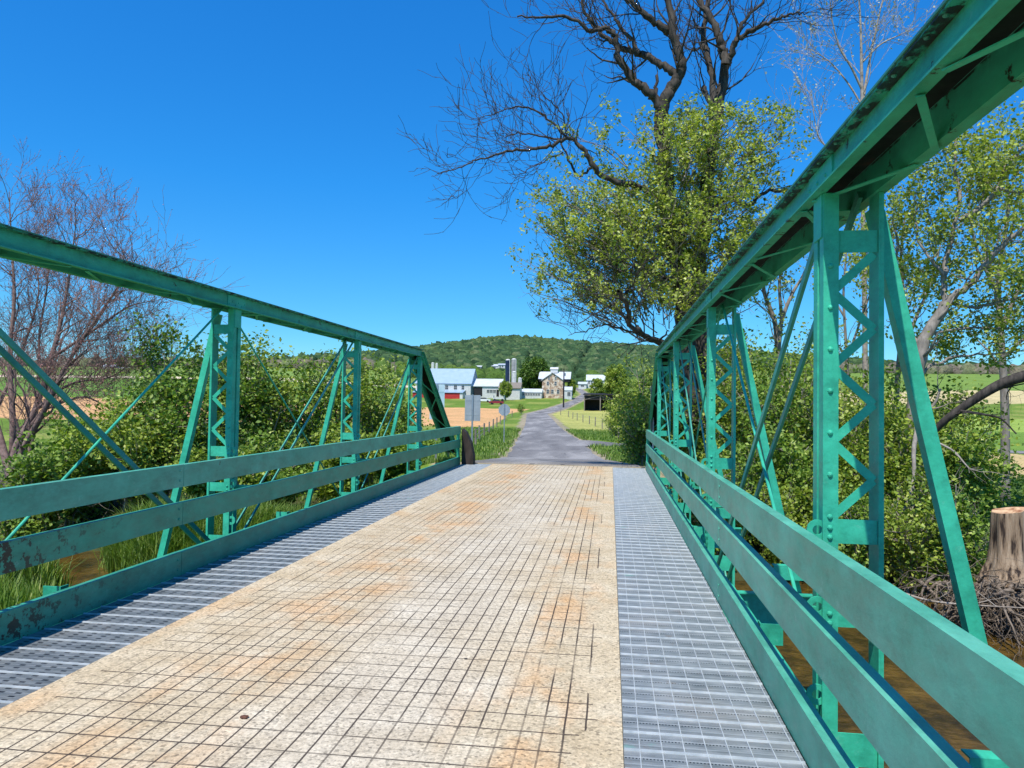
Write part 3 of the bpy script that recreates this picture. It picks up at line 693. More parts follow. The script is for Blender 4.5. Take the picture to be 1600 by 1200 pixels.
# -- bushes on the right bank
RG = 'bushes on the far creek bank right of the bridge'
for k, (u, vt, Y, w_, leaf, lab) in enumerate([
    (1075, 545, 21.5, 2.0, LEAF_BUSH, 'dark leafy bush seen between the two farthest right lattice posts'),
    (1150, 525, 19.5, 2.3, LEAF_OLIVE, 'leafy bush behind the second lattice post of the right truss'),
    (1235, 528, 18.2, 2.6, LEAF_BUSH, 'bush between the second and the nearest right lattice posts'),
    (1325, 555, 17.4, 2.6, LEAF_OLIVE, 'yellow green bush seen through the nearest right lattice post'),
    (1415, 605, 17.0, 2.4, LEAF_OLIVE, 'bush overhanging the water left of the raking brace'),
    (1478, 590, 18.4, 2.6, LEAF_OLIVE, 'loose bush under the leaning tree, just right of the raking brace'),
    (1395, 540, 19.4, 2.6, LEAF_BUSH, 'tall bush behind the top of the raking brace'),
    (1270, 515, 20.2, 2.4, LEAF_OLIVE, 'tallest bush just left of the nearest right lattice post'),
    (1500, 665, 16.8, 2.0, LEAF_BUSH, 'low bush right of the raking brace beside the tan field'),
    (1200, 660, 16.6, 2.4, LEAF_BUSH, 'low bush at the water edge behind the diagonal eye bars'),
    (1300, 735, 16.2, 2.2, LEAF_OLIVE, 'low bush at the water edge behind the nearest right post')]):
    b = gp(u, vt, Y); bush('bank_bush', lab, b, w_ * 1.2, 2.2, hgt(u, vt, Y) * .95, 60 + k, leaf, 8500, .09, RG)
for k, (u, vt, Y, w_, leaf, lab) in enumerate([
    (1130, 720, 15.9, 2.0, LEAF_BUSH, 'low shrub hanging over the water below the second right lattice post'),
    (1225, 760, 15.7, 2.0, LEAF_OLIVE, 'small shrub trailing into the creek just left of the nearest right post'),
    (1345, 770, 15.4, 2.0, LEAF_BUSH, 'dark shrub overhanging the water right of the nearest right post'),
    (1425, 745, 15.0, 1.8, LEAF_OLIVE, 'shrub trailing in the water behind the raking brace'),
    (1495, 760, 14.6, 1.3, LEAF_BUSH, 'small shrub between the raking brace and the stump')]):
    b = gp(u, vt, Y); b = (b[0], b[1], max(b[2], ZW)); bush('bank_bush', lab, b, w_ * 1.2, 1.5, at(u, vt, Y).z - b[2], 160 + k, leaf, 5500, .08, RG, low=-.1)
b = gp(1004, 560, 27.5); bush('young_tree', 'small loose leafy tree on the grass at the far right end of the bridge', b, 1.9, 2.0, hgt(1004, 566, 27.5), 91, LEAF_OLIVE, 9000, .10, cat='tree', low=.1)
b = gp(1008, 640, 22.5); bush('verge_shrub', 'low dark shrub on the verge touching the far end of the right rails', b, 1.5, 1.6, 2.0, 92, LEAF_BUSH, 4500, .08)
b = gp(962, 600, 62); bush('thin_shrub', 'thin half bare shrub with pale upright stems beside the right fence', b, 2.6, 1.6, 3.2, 93, LEAF_OLIVE, 900, .12, stem=BARK_GREY)

# -- leaning bare tree with reddish buds on the left
def left_tree():
    Y = 20.0; base = gp(32, 700, Y); t = thing('bare_tree', 'many-stemmed bare tree with reddish twigs and buds at the left edge', 'tree', base)
    g = np.random.default_rng(5); polys, tips = [], []
    def P3(l, dy=0): return [at(u, v, Y + dy + g.normal(0, .12) + k * dy * .25) for k, (u, v) in enumerate(l)]
    limbs = [([(20, 745), (25, 700), (55, 640), (80, 560), (100, 480), (112, 400), (120, 340)], .13, 0.2),
             ([(24, 745), (35, 705), (70, 640), (110, 560), (150, 500), (190, 440), (215, 400)], .11, -.5),
             ([(18, 745), (20, 660), (15, 560), (22, 470), (18, 380), (14, 300)], .11, .6),
             ([(16, 745), (-10, 650), (-45, 560), (-70, 450), (-80, 350)], .12, .3),
             ([(22, 745), (48, 700), (60, 600), (62, 520), (75, 430), (66, 350)], .08, 1.0),
             ([(80, 560), (140, 520), (200, 480), (240, 470)], .05, -.6), ([(55, 640), (110, 600), (170, 590), (215, 560)], .045, -.4),
             ([(70, 640), (130, 620), (180, 640), (205, 610)], .035, -.3), ([(-10, 650), (30, 560), (60, 460), (50, 390)], .06, .8)]
    for l, r0, dy in limbs:
        P = spline(P3(l, dy), 5); polys.append((P, np.linspace(r0, .009, len(P)), 0)); n = len(P)
        for q in range(22):
            f = .18 + .82 * (q + g.uniform(0, 1)) / 22; j = min(int(f * (n - 1)), n - 2); d = nrm(P[j+1] - P[j]); a = nrm(np.cross(d, g.normal(0, 1, 3)))
            th = math.radians(g.uniform(25, 60)); nd = d * math.cos(th) + a * math.sin(th) + np.array([0, 0, .18])
            grow(P[j], nd, g.uniform(.9, 1.75), r0 * (1 - f * .72) * .42, 1, polys, tips, g, 4, (3, 4), (20, 55), .26, .24, .66, .0046)
    polys = L0(polys, base); tips = [p - np.array(base) for p in tips]
    branches('trunk', polys, BARK_RED, t, .03)
    C = clump_leaves(tips, 1, .015, g, .75); add_leaves('buds', C, .034, REDBUD, t, g, 0)
left_tree()
# tangle of bare brambles below it
def bramble(name, label, base, w_, h, seed, mat_, n=60, group=None):
    g = np.random.default_rng(seed); t = thing(name, label, 'shrub', base, group); polys, tips = [], []
    for i in range(n):
        a = g.uniform(0, 2 * math.pi); rr = g.uniform(0, .5) * w_; p = np.array([math.cos(a) * rr, math.sin(a) * rr * .6, 0]); d = np.array([math.cos(a) * .8, math.sin(a) * .6, g.uniform(.4, 1.4)])
        grow(p, d, h * g.uniform(.35, .75), .011, 1, polys, tips, g, 3, (2, 4), (25, 70), .05, .35, .6, .004, .5)
    branches('stem', polys, mat_, t, .02)
for k, (u, v, Y, w_, h, lab) in enumerate([(30, 690, 17.2, 3.0, 2.6, 'tangle of bare grey brambles at the left edge under the bare tree'),
                                           (150, 700, 18.6, 2.6, 2.0, 'bare bramble thicket between the bare tree and the green bushes'),
                                           (90, 640, 21.5, 3.4, 3.0, 'brown leafless thicket behind the bare tree trunk')]):
    bramble('bramble_thicket', lab, gp(u, v, Y), w_, h, 130 + k, BARK_RED if k else TWIG, 60)

# -- the great half-dead tree beyond the right truss
def big_tree():
    Y = 20.5; base = gp(1090, 640, Y); t = thing('half_dead_tree', 'huge old tree with dead dark limbs above and fresh leaves below, right of road', 'tree', base)
    g = np.random.default_rng(11); polys, tips = [], []; lp, lt = [], []
    def P3(l, dy=0): return [at(u, v, Y + dy * k / max(1, len(l) - 1)) for k, (u, v) in enumerate(l)]
    # (pixels, radius start, radius end, depth drift, number of side branches, first fraction)
    limbs = [([(1092, 660), (1085, 590), (1072, 520), (1066, 450), (1058, 390), (1043, 329), (1038, 250), (1033, 190), (1034, 172)], .33, .17, 0, 0, 0),
             ([(1100, 600), (1100, 520), (1092, 440), (1100, 350), (1108, 250), (1118, 200), (1126, 150), (1134, 100)], .24, .13, .6, 6, .6),
             ([(1034, 172), (1048, 140), (1062, 116), (1064, 90), (1052, 55), (1046, 10), (1028, -40), (1020, -90)], .155, .06, -.2, 18, .25),
             ([(1034, 172), (1020, 150), (1000, 135), (985, 122), (966, 85), (960, 55), (945, 45), (920, 46), (888, 27), (845, 27), (808, 26)], .115, .018, -1.0, 24, .2),
             ([(1058, 118), (1038, 104), (1015, 91), (995, 82), (975, 76), (950, 62), (930, 40), (915, 22), (905, -20)], .10, .035, .8, 16, .25),
             ([(1000, 84), (985, 60), (965, 35), (948, 8), (930, -30)], .055, .02, .3, 9, .2),
             ([(1046, 52), (1028, 38), (1010, 25), (990, 8), (965, -10), (930, -40)], .095, .04, -.6, 12, .2),
             ([(1034, 190), (1027, 168), (1025, 140), (1026, 118)], .05, .035, .2, 1, .5),
             ([(1134, 100), (1130, 82), (1122, 58), (1112, 30), (1095, 4), (1085, -40)], .12, .05, .5, 12, .2),
             ([(1136, 98), (1144, 78), (1152, 60), (1175, 48), (1200, 36), (1222, 25), (1240, 22), (1262, 20)], .085, .012, -.7, 16, .2),
             ([(1146, 75), (1155, 48), (1168, 25), (1190, 4), (1205, -30)], .06, .02, .4, 10, .2),
             ([(1110, 240), (1114, 170), (1110, 110), (1100, 60), (1105, 10), (1102, -50)], .10, .05, 1.4, 14, .3),
             ([(1120, 190), (1105, 150), (1098, 135)], .07, .05, .2, 2, .3),
             ([(1055, 330), (1030, 308), (1000, 292), (965, 285), (935, 270), (920, 245), (905, 226), (888, 216), (868, 225), (842, 232), (812, 234), (780, 240), (745, 250), (722, 260), (684, 272)], .11, .010, -1.6, 26, .42),
             ([(925, 262), (905, 275), (888, 250), (875, 220), (882, 190), (868, 165), (850, 150)], .045, .012, -.6, 12, .25),
             ([(888, 216), (860, 190), (835, 172), (805, 168), (770, 178), (745, 188)], .040, .008, -.5, 14, .2),
             ([(888, 217), (850, 215), (815, 208), (790, 215), (768, 205)], .032, .008, -.5, 10, .2),
             ([(880, 238), (850, 252), (820, 268), (800, 280)], .028, .007, -.5, 8, .2),
             ([(1072, 545), (1030, 534), (1005, 524), (985, 506), (980, 478), (966, 455)], .11, .045, -3.6, 14, .2),
             ([(1010, 526), (975, 515), (945, 508), (915, 518), (888, 524)], .040, .008, -1.2, 12, .2),
             ([(1082, 470), (1052, 440), (1020, 428), (995, 440), (975, 462), (940, 485), (905, 505)], .075, .014, -1.1, 10, .3),
             ([(1108, 330), (1140, 308), (1165, 322), (1195, 300), (1236, 298)], .085, .045, .6, 6, .2),
             ([(980, 480), (955, 450), (930, 430), (895, 440)], .035, .010, -.6, 6, .2)]
    for k, (l, r0, r1, dy, nb, f0) in enumerate(limbs):
        per = 5; P = spline(P3(l, dy), per); n = len(P); P[1:-1] += g.normal(0, .022, (n - 2, 3)); rad = np.linspace(r0, r1, n) * (1.18 if 1 < k < 13 else .9 if k >= 13 else 1.0) * (1 + .07 * g.normal(0, 1, n)); polys.append((P, rad, 0))
        for q in range(nb):
            f = f0 + (1 - f0) * (q + g.uniform(0, 1)) / nb; j = min(int(f * (n - 1)), n - 2); d = nrm(P[j+1] - P[j]); a = nrm(np.cross(d, g.normal(0, 1, 3)))
            th = math.radians(g.uniform(30, 65)); nd = d * math.cos(th) + a * math.sin(th) + np.array([0, 0, .2])
            rr = max(rad[j] * .34, .008); grow(P[j], nd, g.uniform(.7, 1.6) * (1 if r0 > .03 else .7), min(rr, .035), 1, polys, tips, g, 3, (2, 3), (22, 55), .25, .28, .66, .0066)
    # leafy shoots all over the lower part
    shoots = []
    for q in range(300):
        if g.random() < .45: u = g.normal(1070, 60); v = g.uniform(180, 470)
        else: u = g.normal(960, 75); v = g.triangular(200, 400, 505)
        env = np.interp(v, [170, 230, 300, 400, 480, 540], [120, 180, 205, 215, 200, 70]); cxp = np.interp(v, [170, 300, 420, 540], [1060, 1050, 1030, 1040])
        u = np.clip(u, cxp - env, cxp + env * .85)
        q0 = np.array(at(cxp + (u - cxp) * .45 + g.normal(0, 10), min(v + 45, 560), Y + g.normal(0, .35))); q1 = np.array(at(u, v, Y + g.normal(0, 1.15)))
        shoots.append((q0, q1))
    for q in range(46):   # outer right shoots behind the chord
        u = g.uniform(1120, 1232); v = g.uniform(170, 400); shoots.append((np.array(at(1100 + (u-1100)*.4, v + 50, Y)), np.array(at(u, v, Y + g.normal(0, .9)))))
    for q0, q1 in shoots:
        mid = (q0 + q1) / 2 + g.normal(0, .12, 3); P = spline([q0, mid, q1], 4); lp.append((P, np.linspace(.022, .007, len(P)), 0))
        for c in range(5):
            j = g.integers(2, len(P)); d = nrm(q1 - q0) + g.normal(0, .6, 3) + np.array([0, 0, .25])
            grow(P[j], d, g.uniform(.35, .75), .008, 2, lp, lt, g, 3, (3, 4), (25, 60), .35, .25, .62, .003)
    bb = np.array(base)
    branches('trunk', L0(polys, bb), BARK_DARK, t, .03)
    V, F = tubes_np([(p[0] - bb, p[1]) for p in lp], 3); link('leafy_shoots', np_mesh('leafy_shoots', V, F, BARK_GREY, smooth=True), t)
    T = np.concatenate(lt) - bb; per = 7; T = T[g.random(len(T)) < min(1, 6800 / len(T))]; C = (T[:, None, :] + g.normal(0, .062, (len(T), per, 3))).reshape(-1, 3)
    add_leaves('foliage', C, .084, LEAF_SPRING, t, g, .6, np.repeat(np.clip(g.normal(.55, .17, len(T)), 0, 1), per))
big_tree()

# -- leafy tree at the right edge with a fallen limb
def right_tree():
    Y = 17.6; base = gp(1430, 700, Y); t = thing('leaning_tree', 'leaning tree with sparse yellow green leaves right of the nearest lattice post', 'tree', base)
    g = np.random.default_rng(21); polys, tips = [], []
    def P3(l, dy=0): return [at(u, v, Y + dy * k / max(1, len(l) - 1)) for k, (u, v) in enumerate(l)]
    limbs = [([(1425, 760), (1428, 650), (1436, 560), (1448, 524), (1476, 474)], .17, .115, 0, 3),
             ([(1476, 474), (1474, 430), (1482, 395), (1492, 350), (1500, 300), (1490, 240), (1505, 190)], .07, .02, .8, 16),
             ([(1476, 474), (1505, 452), (1540, 412), (1575, 375), (1620, 345), (1680, 300)], .085, .03, -.8, 16),
             ([(1500, 345), (1530, 325), (1558, 295), (1575, 255), (1605, 225), (1650, 180)], .055, .02, .5, 15),
             ([(1560, 295), (1590, 300), (1640, 290), (1690, 260)], .04, .02, .2, 9),
             ([(1440, 545), (1410, 500), (1395, 440), (1402, 390), (1395, 340)], .055, .015, .8, 12),
             ([(1480, 470), (1520, 480), (1570, 470), (1630, 455)], .045, .015, .4, 11),
             ([(1450, 522), (1500, 515), (1560, 512), (1640, 515)], .035, .012, .6, 9),
             ([(1430, 590), (1480, 560), (1540, 555), (1610, 548)], .04, .012, .9, 9),
             ([(1476, 430), (1450, 400), (1430, 350), (1440, 300)], .04, .012, .3, 10)]
    for l, r0, r1, dy, nb in limbs:
        P = spline(P3(l, dy), 5); n = len(P); P[1:-1] += g.normal(0, .02, (n - 2, 3)); rad = np.linspace(r0, r1, n); polys.append((P, rad, 0))
        for q in range(nb):
            f = .2 + .8 * (q + g.uniform(0, 1)) / nb; j = min(int(f * (n - 1)), n - 2); d = nrm(P[j+1] - P[j]); a = nrm(np.cross(d, g.normal(0, 1, 3)))
            th = math.radians(g.uniform(30, 65)); nd = d * math.cos(th) + a * math.sin(th) + np.array([0, 0, .12])
            grow(P[j], nd, g.uniform(.7, 1.4), max(rad[j] * .35, .008), 1, polys, tips, g, 3, (2, 4), (22, 55), .2, .26, .66, .0035)
    bb = np.array(base); polys = L0(polys, bb); branches('trunk', polys, BARK_GREY, t, .03)
    T = [p - bb for p in tips]; T2 = [p for p in T if (p[0][2] + bb[2] > 2.6 or g.random() < .3)]
    C = clump_leaves(T2, 5, .10, g, .95); add_leaves('foliage', C, .085, LEAF_SPRING, t, g, .5)
    # trunks of two companions behind the bushes
right_tree()
def dead_limb():
    Y = 15.6; P = [at(u, v, Y - .15 * k) for k, (u, v) in enumerate([(1462, 672), (1480, 654), (1520, 626), (1560, 602), (1600, 588), (1660, 575)])]
    base = tuple(P[0]); t = thing('dead_limb', 'thick bare dead limb reaching in from the right edge above the bushes', 'branch', base)
    g = np.random.default_rng(3); polys = [(spline(P, 5), np.linspace(.06, .12, 26), 0)]; tips = []
    Q = spline([at(1500, 642, Y - .4), at(1540, 648, Y - .5), at(1565, 655, Y - .5), at(1588, 678, Y - .5)], 4); polys.append((Q, np.linspace(.028, .012, len(Q)), 0))
    for j in (6, 10, 14, 18): grow(polys[0][0][j], g.normal(0, 1, 3) + np.array([0, 0, .6]), .9, .018, 1, polys, tips, g, 3, (2, 3), (25, 60), .1, .3)
    branches('limb', L0(polys, base), BARK_DARK, t, .012)
dead_limb()
# fork stems behind the truss and the pale budding tree
def plain_tree(name, label, limbs, Y, seed, bark, leafm, ls, per, keep, group=None, twigL=(.6, 1.3), maxlev=3, nb=10, rmin=.003, rad=.05, up=.3):
    l0 = limbs[0][0][0]; p0 = at(*l0, Y); base = (p0.x, Y, tz(p0.x, Y)); t = thing(name, label, 'tree', base, group); g = np.random.default_rng(seed); polys, tips = [], []
    for l, r0, r1, dy in limbs:
        pts = [at(u, v, Y + dy * k / max(1, len(l) - 1)) for k, (u, v) in enumerate(l)]
        if l is limbs[0][0]: pts = [Vector(base)] + pts
        P = spline(pts, 5); n = len(P); rd = np.linspace(r0, r1, n); polys.append((P, rd, 0))
        for q in range(nb):
            f = .3 + .7 * (q + g.uniform(0, 1)) / nb; j = min(int(f * (n - 1)), n - 2); d = nrm(P[j+1] - P[j]); a = nrm(np.cross(d, g.normal(0, 1, 3)))
            th = math.radians(g.uniform(25, 50)); nd = d * math.cos(th) + a * math.sin(th) + np.array([0, 0, .2])
            grow(P[j], nd, g.uniform(*twigL), max(rd[j] * .38, .007), 1, polys, tips, g, maxlev, (2, 4), (20, 50), up, .2, .66, rmin)
    bb = np.array(base); branches('trunk', L0(polys, bb), bark, t, .03)
    if leafm: add_leaves('foliage', clump_leaves([p - bb for p in tips], per, rad, g, keep), ls, leafm, t, g, .4)
    return t
plain_tree('budding_tree', 'slender tall tree with pale buds and thin whitish twigs behind the top chord', [
    ([(1352, 600), (1350, 400), (1347, 250), (1347, 150), (1346, 100), (1345, 50), (1342, -10)], .10, .03, 0),
    ([(1349, 155), (1356, 110), (1366, 60), (1378, 5), (1392, -40)], .05, .02, .6), ([(1347, 140), (1330, 105), (1312, 75), (1300, 30), (1296, -10)], .045, .012, -.6),
    ([(1347, 165), (1325, 130), (1300, 100), (1280, 85), (1262, 75)], .035, .01, .5), ([(1348, 260), (1300, 235), (1280, 215), (1272, 180), (1268, 140)], .035, .01, -.4),
    ([(1345, 100), (1375, 70), (1405, 55), (1435, 40)], .035, .01, .4)], 27.0, 31, TWIG, BUDS, .075, 1, .55, twigL=(.9, 1.7), nb=11, rmin=.006)
plain_tree('forked_tree', 'slim forked tree with young leaves seen between the two nearest right lattice posts', [
    ([(1222, 600), (1215, 540), (1210, 500), (1195, 460), (1188, 420)], .10, .04, 0), ([(1216, 548), (1222, 500), (1240, 455), (1262, 420), (1275, 380)], .07, .02, .5),
    ([(1222, 500), (1218, 450), (1222, 400), (1226, 340)], .05, .02, -.4)], 21.5, 33, BARK_GREY, LEAF_SPRING, .09, 2, .5, nb=9)
plain_tree('sapling', 'thin sapling with young leaves behind the lattice of the nearest right post', [
    ([(1325, 620), (1322, 540), (1318, 460), (1322, 400), (1326, 330)], .05, .015, 0), ([(1324, 560), (1345, 500), (1362, 450), (1372, 400)], .035, .01, .3),
    ([(1322, 500), (1300, 460), (1288, 420)], .03, .01, .3)], 20.0, 35, BARK_GREY, LEAF_SPRING, .08, 2, .5, nb=9)
plain_tree('leafy_tree', 'leafy tree behind the raking brace, between the post and the leaning tree', [
    ([(1400, 640), (1405, 560), (1412, 480), (1408, 400), (1415, 330)], .09, .02, 0), ([(1404, 570), (1430, 500), (1455, 440), (1470, 380)], .06, .015, .5), ([(1408, 500), (1385, 440), (1378, 390)], .04, .012, .3)], 21.0, 37, BARK_GREY, LEAF_OLIVE, .09, 3, .8, nb=12)
plain_tree('edge_tree', 'farther leafy tree at the right edge of the picture beyond the leaning tree', [
    ([(1570, 640), (1565, 540), (1560, 440), (1575, 330), (1570, 230)], .14, .03, 0), ([(1563, 520), (1600, 430), (1640, 350), (1650, 260)], .08, .02, .5), ([(1562, 460), (1530, 400), (1515, 330), (1520, 260)], .06, .015, -.4), ([(1566, 560), (1610, 520), (1660, 480)], .06, .02, .3)], 24.0, 39, BARK_GREY, LEAF_SPRING, .11, 2, .8, nb=14, twigL=(.9, 1.7))
# -- stump on its root mass
ROOTM = vmat('root_bark', [(.3, (.09, .065, .045)), (.7, (.27, .215, .16))], 10, bump=.3)
def stump():
    Y = 13.1; c = at(1577, 835, Y); b = Vector((c.x + .02, Y, at(1577, 880, Y).z)); t = thing('tree_stump', 'pale sawn tree stump on a mass of roots by the water', 'stump', b)
    g = np.random.default_rng(8); n = 40; V = []; F = []; H = at(1577, 797, Y).z - b.z; prof = [(-.35, 1.5), (-.12, 1.28), (.05, 1.12), (.25, 1.05), (.5, 1.0), (.8, .98), (1.0, .95)]
    ph = g.uniform(0, 6.28, 6)
    for fz, fr in prof:
        for k in range(n):
            a = 2 * math.pi * k / n; lob = 1 + .06 * math.sin(3 * a + ph[0]) + .05 * math.sin(7 * a + ph[1]) + .03 * math.sin(13 * a + ph[2]) + (fr - 1) * .5 * max(0, math.sin(5 * a + ph[3])); V.append((math.cos(a) * .29 * fr * lob, math.sin(a) * .29 * fr * lob, fz * H + (.05 * math.cos(a) if fz == 1.0 else 0)))
    for i in range(len(prof) - 1):
        for k in range(n): F.append((i*n+k, i*n+(k+1) % n, (i+1)*n+(k+1) % n, (i+1)*n+k))
    m = MB(); m.add(V, F); m.build('trunk', vmat('stump_wood', [(.36, (.035, .022, .015)), (.44, (.24, .165, .10)), (.7, (.44, .33, .22))], 14, bump=1.0, bdist=.05, stretch=(1, 1, .10)), t, True)
    m = MB(); o = (len(prof) - 1) * n; top = V[o:]; m.add(top + [(0.03, 0, H - .05)], [(k, (k+1) % n, n) for k in range(n)]); m.build('cut_face', vmat('cut_wood', [(.35, (.28, .11, .05)), (.6, (.62, .42, .24))], 8), t)
    # roots
    r = thing('root_mass', 'tangle of washed-out grey roots below the stump at the water edge', 'roots', (b.x, Y - .3, -1.6)); polys, tips = [], []
    for i in range(330):
        a = g.uniform(-math.pi, math.pi); p = np.array([g.normal(-.05, .6), g.normal(.05, .35), g.uniform(.0, .5)]); d = np.array([math.cos(a) * 1.0, math.sin(a) * .7 - .55, -g.uniform(.1, .9)])
        grow(p, d, g.uniform(.5, 1.1), g.uniform(.012, .034), 1, polys, tips, g, 3, (2, 3), (20, 60), -.15, .42, .6, .004)
    branches('roots', polys, ROOTM, r, .012)
stump()
def stick(name, label, pts, r, mt=TWIG, side=0):
    P = [at(u, v, Y) for u, v, Y in pts]; base = tuple(P[0]); t = thing(name, label, 'branch', base); g = np.random.default_rng(int(pts[0][0])); Q = spline(P, 5); polys = [(Q, np.linspace(r, r * .4, len(Q)), 0)]; tips = []
    for k in range(side): grow(Q[g.integers(2, len(Q))], nrm(Q[-1] - Q[0]) + g.normal(0, .7, 3), .6, r * .4, 1, polys, tips, g, 2, (2, 3), (20, 60), .1, .3)
    branches('stem', L0(polys, base), mt, t, .009)
stick('dead_branch', 'pale dead branch hanging in the bushes left of the raking brace', [(1436, 660, 15.6), (1428, 700, 15.5), (1428, 745, 15.4), (1420, 780, 15.3), (1406, 808, 15.3)], .05)
stick('driftwood_branch', 'long thin driftwood branch lying in the creek water', [(1405, 925, 12.6), (1450, 938, 12.3), (1500, 944, 12.1), (1600, 950, 11.6)], .022, TWIG, 4)
stick('bare_branch', 'grey bare branch slanting down through the bush right of the raking brace', [(1462, 690, 15.4), (1490, 705, 15.3), (1508, 725, 15.2), (1518, 735, 15.2)], .024, TWIG, 3)
stick('snagged_branch', 'bare forked branch sloping to the water right of the raking brace', [(1440, 745, 15.3), (1480, 780, 15.0), (1515, 815, 14.8), (1530, 838, 14.7)], .022, TWIG, 5)

# -- grasses
def grass(name, pts, hmin, hmax, wd, seed, mat_=GRASSM, blades=6, lean=.5):
    g = np.random.default_rng(seed); P = np.repeat(np.array(pts), blades, 0); n = len(P); P = P + np.stack([g.normal(0, .10, n), g.normal(0, .10, n), np.zeros(n)], 1)
    a = g.uniform(0, 2 * np.pi, n); h = g.uniform(hmin, hmax, n); D = np.stack([np.cos(a), np.sin(a), 0 * a], 1); S = np.stack([-np.sin(a), np.cos(a), 0 * a], 1) * (wd / 2); ln = g.uniform(.1, lean, n) * h
    z = np.array([0, 0, 1.]); p0 = P; p1 = P + D * (ln * .35)[:, None] + z * (h * .6)[:, None]; p2 = P + D * ln[:, None] + z * (h * .92)[:, None]
    V = np.stack([p0 - S, p0 + S, p1 - S * .8, p1 + S * .8, p2], 1).reshape(-1, 3); i = np.arange(n)[:, None] * 5
    F = np.concatenate([i + [0, 1, 3], i + [0, 3, 2], i + [2, 3, 4]], 1).reshape(-1, 3); v = np.repeat(g.beta(2, 2.5, n), 5)
    return tag(link(name, np_mesh(name, V, F, mat_, v)), kind='stuff')
def scatter(n, x0, x1, y0, y1, seed, test=None):
    g = np.random.default_rng(seed); x = g.uniform(x0, x1, n); y = g.uniform(y0, y1, n); z = terrain(x, y); k = z > ZW + .03
    if test is not None: k &= test(x, y, z)
    return np.stack([x, y, z - .02], 1)[k]
grass('bank_grass', scatter(16000, -17, -4.6, 11.5, 15.2, 1, lambda x, y, z: (np.sin(x * 1.3) * np.sin(y * 1.9) > -.45) & (x < -6.3)), .3, .75, .02, 41, lean=.9)
grass('near_bank_grass', scatter(7000, -15, -5.0, 8, 13, 2), .22, .5, .018, 42)
offroad = lambda x, y, z: (x < np.interp(y, RY, RL) - .25) | (x > np.interp(y, RY, RR) + .25) & ~((y > 48) & (y < 56))
grass('verge_grass', scatter(9000, -9, 3.5, 19.8, 34, 3, offroad), .07, .22, .016, 43, lean=.8)
grass('roadside_grass', scatter(16000, -16, 12, 34, 78, 4, offroad), .12, .34, .04, 44, blades=4, lean=.8)
grass('field_grass', scatter(7000, 5, 22, 14, 32, 5), .15, .4, .03, 45, blades=5)
sh = scatter(2600, 9, 24, 19, 30, 6); g_ = np.random.default_rng(9); C_ = np.repeat(sh, 10, 0) + np.abs(g_.normal(0, .22, (len(sh) * 10, 3))) * np.array([1, 1, 1.2])
V_, F_ = leaves_np(C_, .10, g_, .6); tag(link('ground_cover', np_mesh('ground_cover', V_, F_, LEAF_DARK, np.repeat(g_.beta(2, 2, len(C_)), 4))), kind='stuff')

# ------------------------------------------------------------------ wooded hill
def crowns(name, pts, rad, mat_, seed, squash=1.0):
    """many uneven tree crowns as one wood"""
    g = np.random.default_rng(seed); import bmesh
    bm = bmesh.new(); bmesh.ops.create_icosphere(bm, subdivisions=2, radius=1); bm.verts.ensure_lookup_table()
    B = np.array([v.co[:] for v in bm.verts]); Fb = np.array([[v.index for v in f.verts] for f in bm.faces]); bm.free()
    n = len(pts); k = len(B); s = rad * g.uniform(.6, 1.3, n); D = 1 + g.normal(0, .16, (n, k))
    ph = g.uniform(0, 6.28, (n, 3)); low = 1 + .2 * np.sin(B[None, :, 0] * 3 + ph[:, :1]) * np.sin(B[None, :, 1] * 3 + ph[:, 1:2])
    V = B[None] * (D * low)[..., None] * s[:, None, None]; V[..., 2] *= squash; V += pts[:, None, :]; V[..., 2] += (s * .5)[:, None]
    F = (Fb[None] + (np.arange(n) * k)[:, None, None]).reshape(-1, 3)
    return np_mesh(name, V.reshape(-1, 3), F, mat_, np.repeat(g.beta(2, 2, n), k))
def wood_mat(name, cols, sc_):
    m = mat(name, rough=.9, spec=.1); g = G(m); a = g.n('ShaderNodeAttribute', attribute_name='var'); c = g.ramp(a.outputs['Fac'], cols); n = g.noise(g.pos(), sc_, 6, .75)
    g.l(g.mix(1.0, c, g.ramp(n, [(.35, .55), (.65, 1.4)]), 'MULTIPLY'), g.b.inputs['Base Color']); g.bump(n, 1.0, 1.2); return m
WOODM = wood_mat('hill_woodland', [(0, (.020, .048, .024)), (.4, (.040, .084, .034)), (.75, (.072, .125, .046)), (1, (.13, .16, .075))], .35)
GREYW = wood_mat('far_bare_wood', [(0, (.13, .11, .085)), (.6, (.18, .16, .11)), (1, (.14, .18, .07))], .35)
MIDW = wood_mat('mid_trees', [(0, (.05, .10, .02)), (.5, (.09, .16, .03)), (1, (.16, .22, .05))], .8)
g_ = np.random.default_rng(77)
n = 11000; y = 590 + 750 * g_.random(n) ** 1.1; x = -.1 * y + g_.normal(0, 1, n) * .22 * y + 20; z = terrain(x, y)
tag(link('hill_forest', crowns('hill_forest', np.stack([x, y, z], 1), 5.6, WOODM, 1)), kind='stuff')
n = 900; x = np.concatenate([g_.uniform(130, 620, n // 2), g_.uniform(-620, -130, n // 2)]); y = 515 + g_.uniform(-15, 60, n); z = terrain(x, y)
tag(link('far_tree_line', crowns('far_tree_line', np.stack([x, y, z - 2], 1), 5.0, GREYW, 2)), kind='stuff')
n = 420; y = g_.uniform(430, 600, n); x = -.13 * y + g_.normal(0, 1, n) * 45 - 5; z = terrain(x, y); k = np.abs(x - np.interp(y, RY, (RL + RR) / 2)) > 12; 
tag(link('valley_trees', crowns('valley_trees', np.stack([x, y, z], 1)[k], 4.6, MIDW, 3)), kind='stuff')

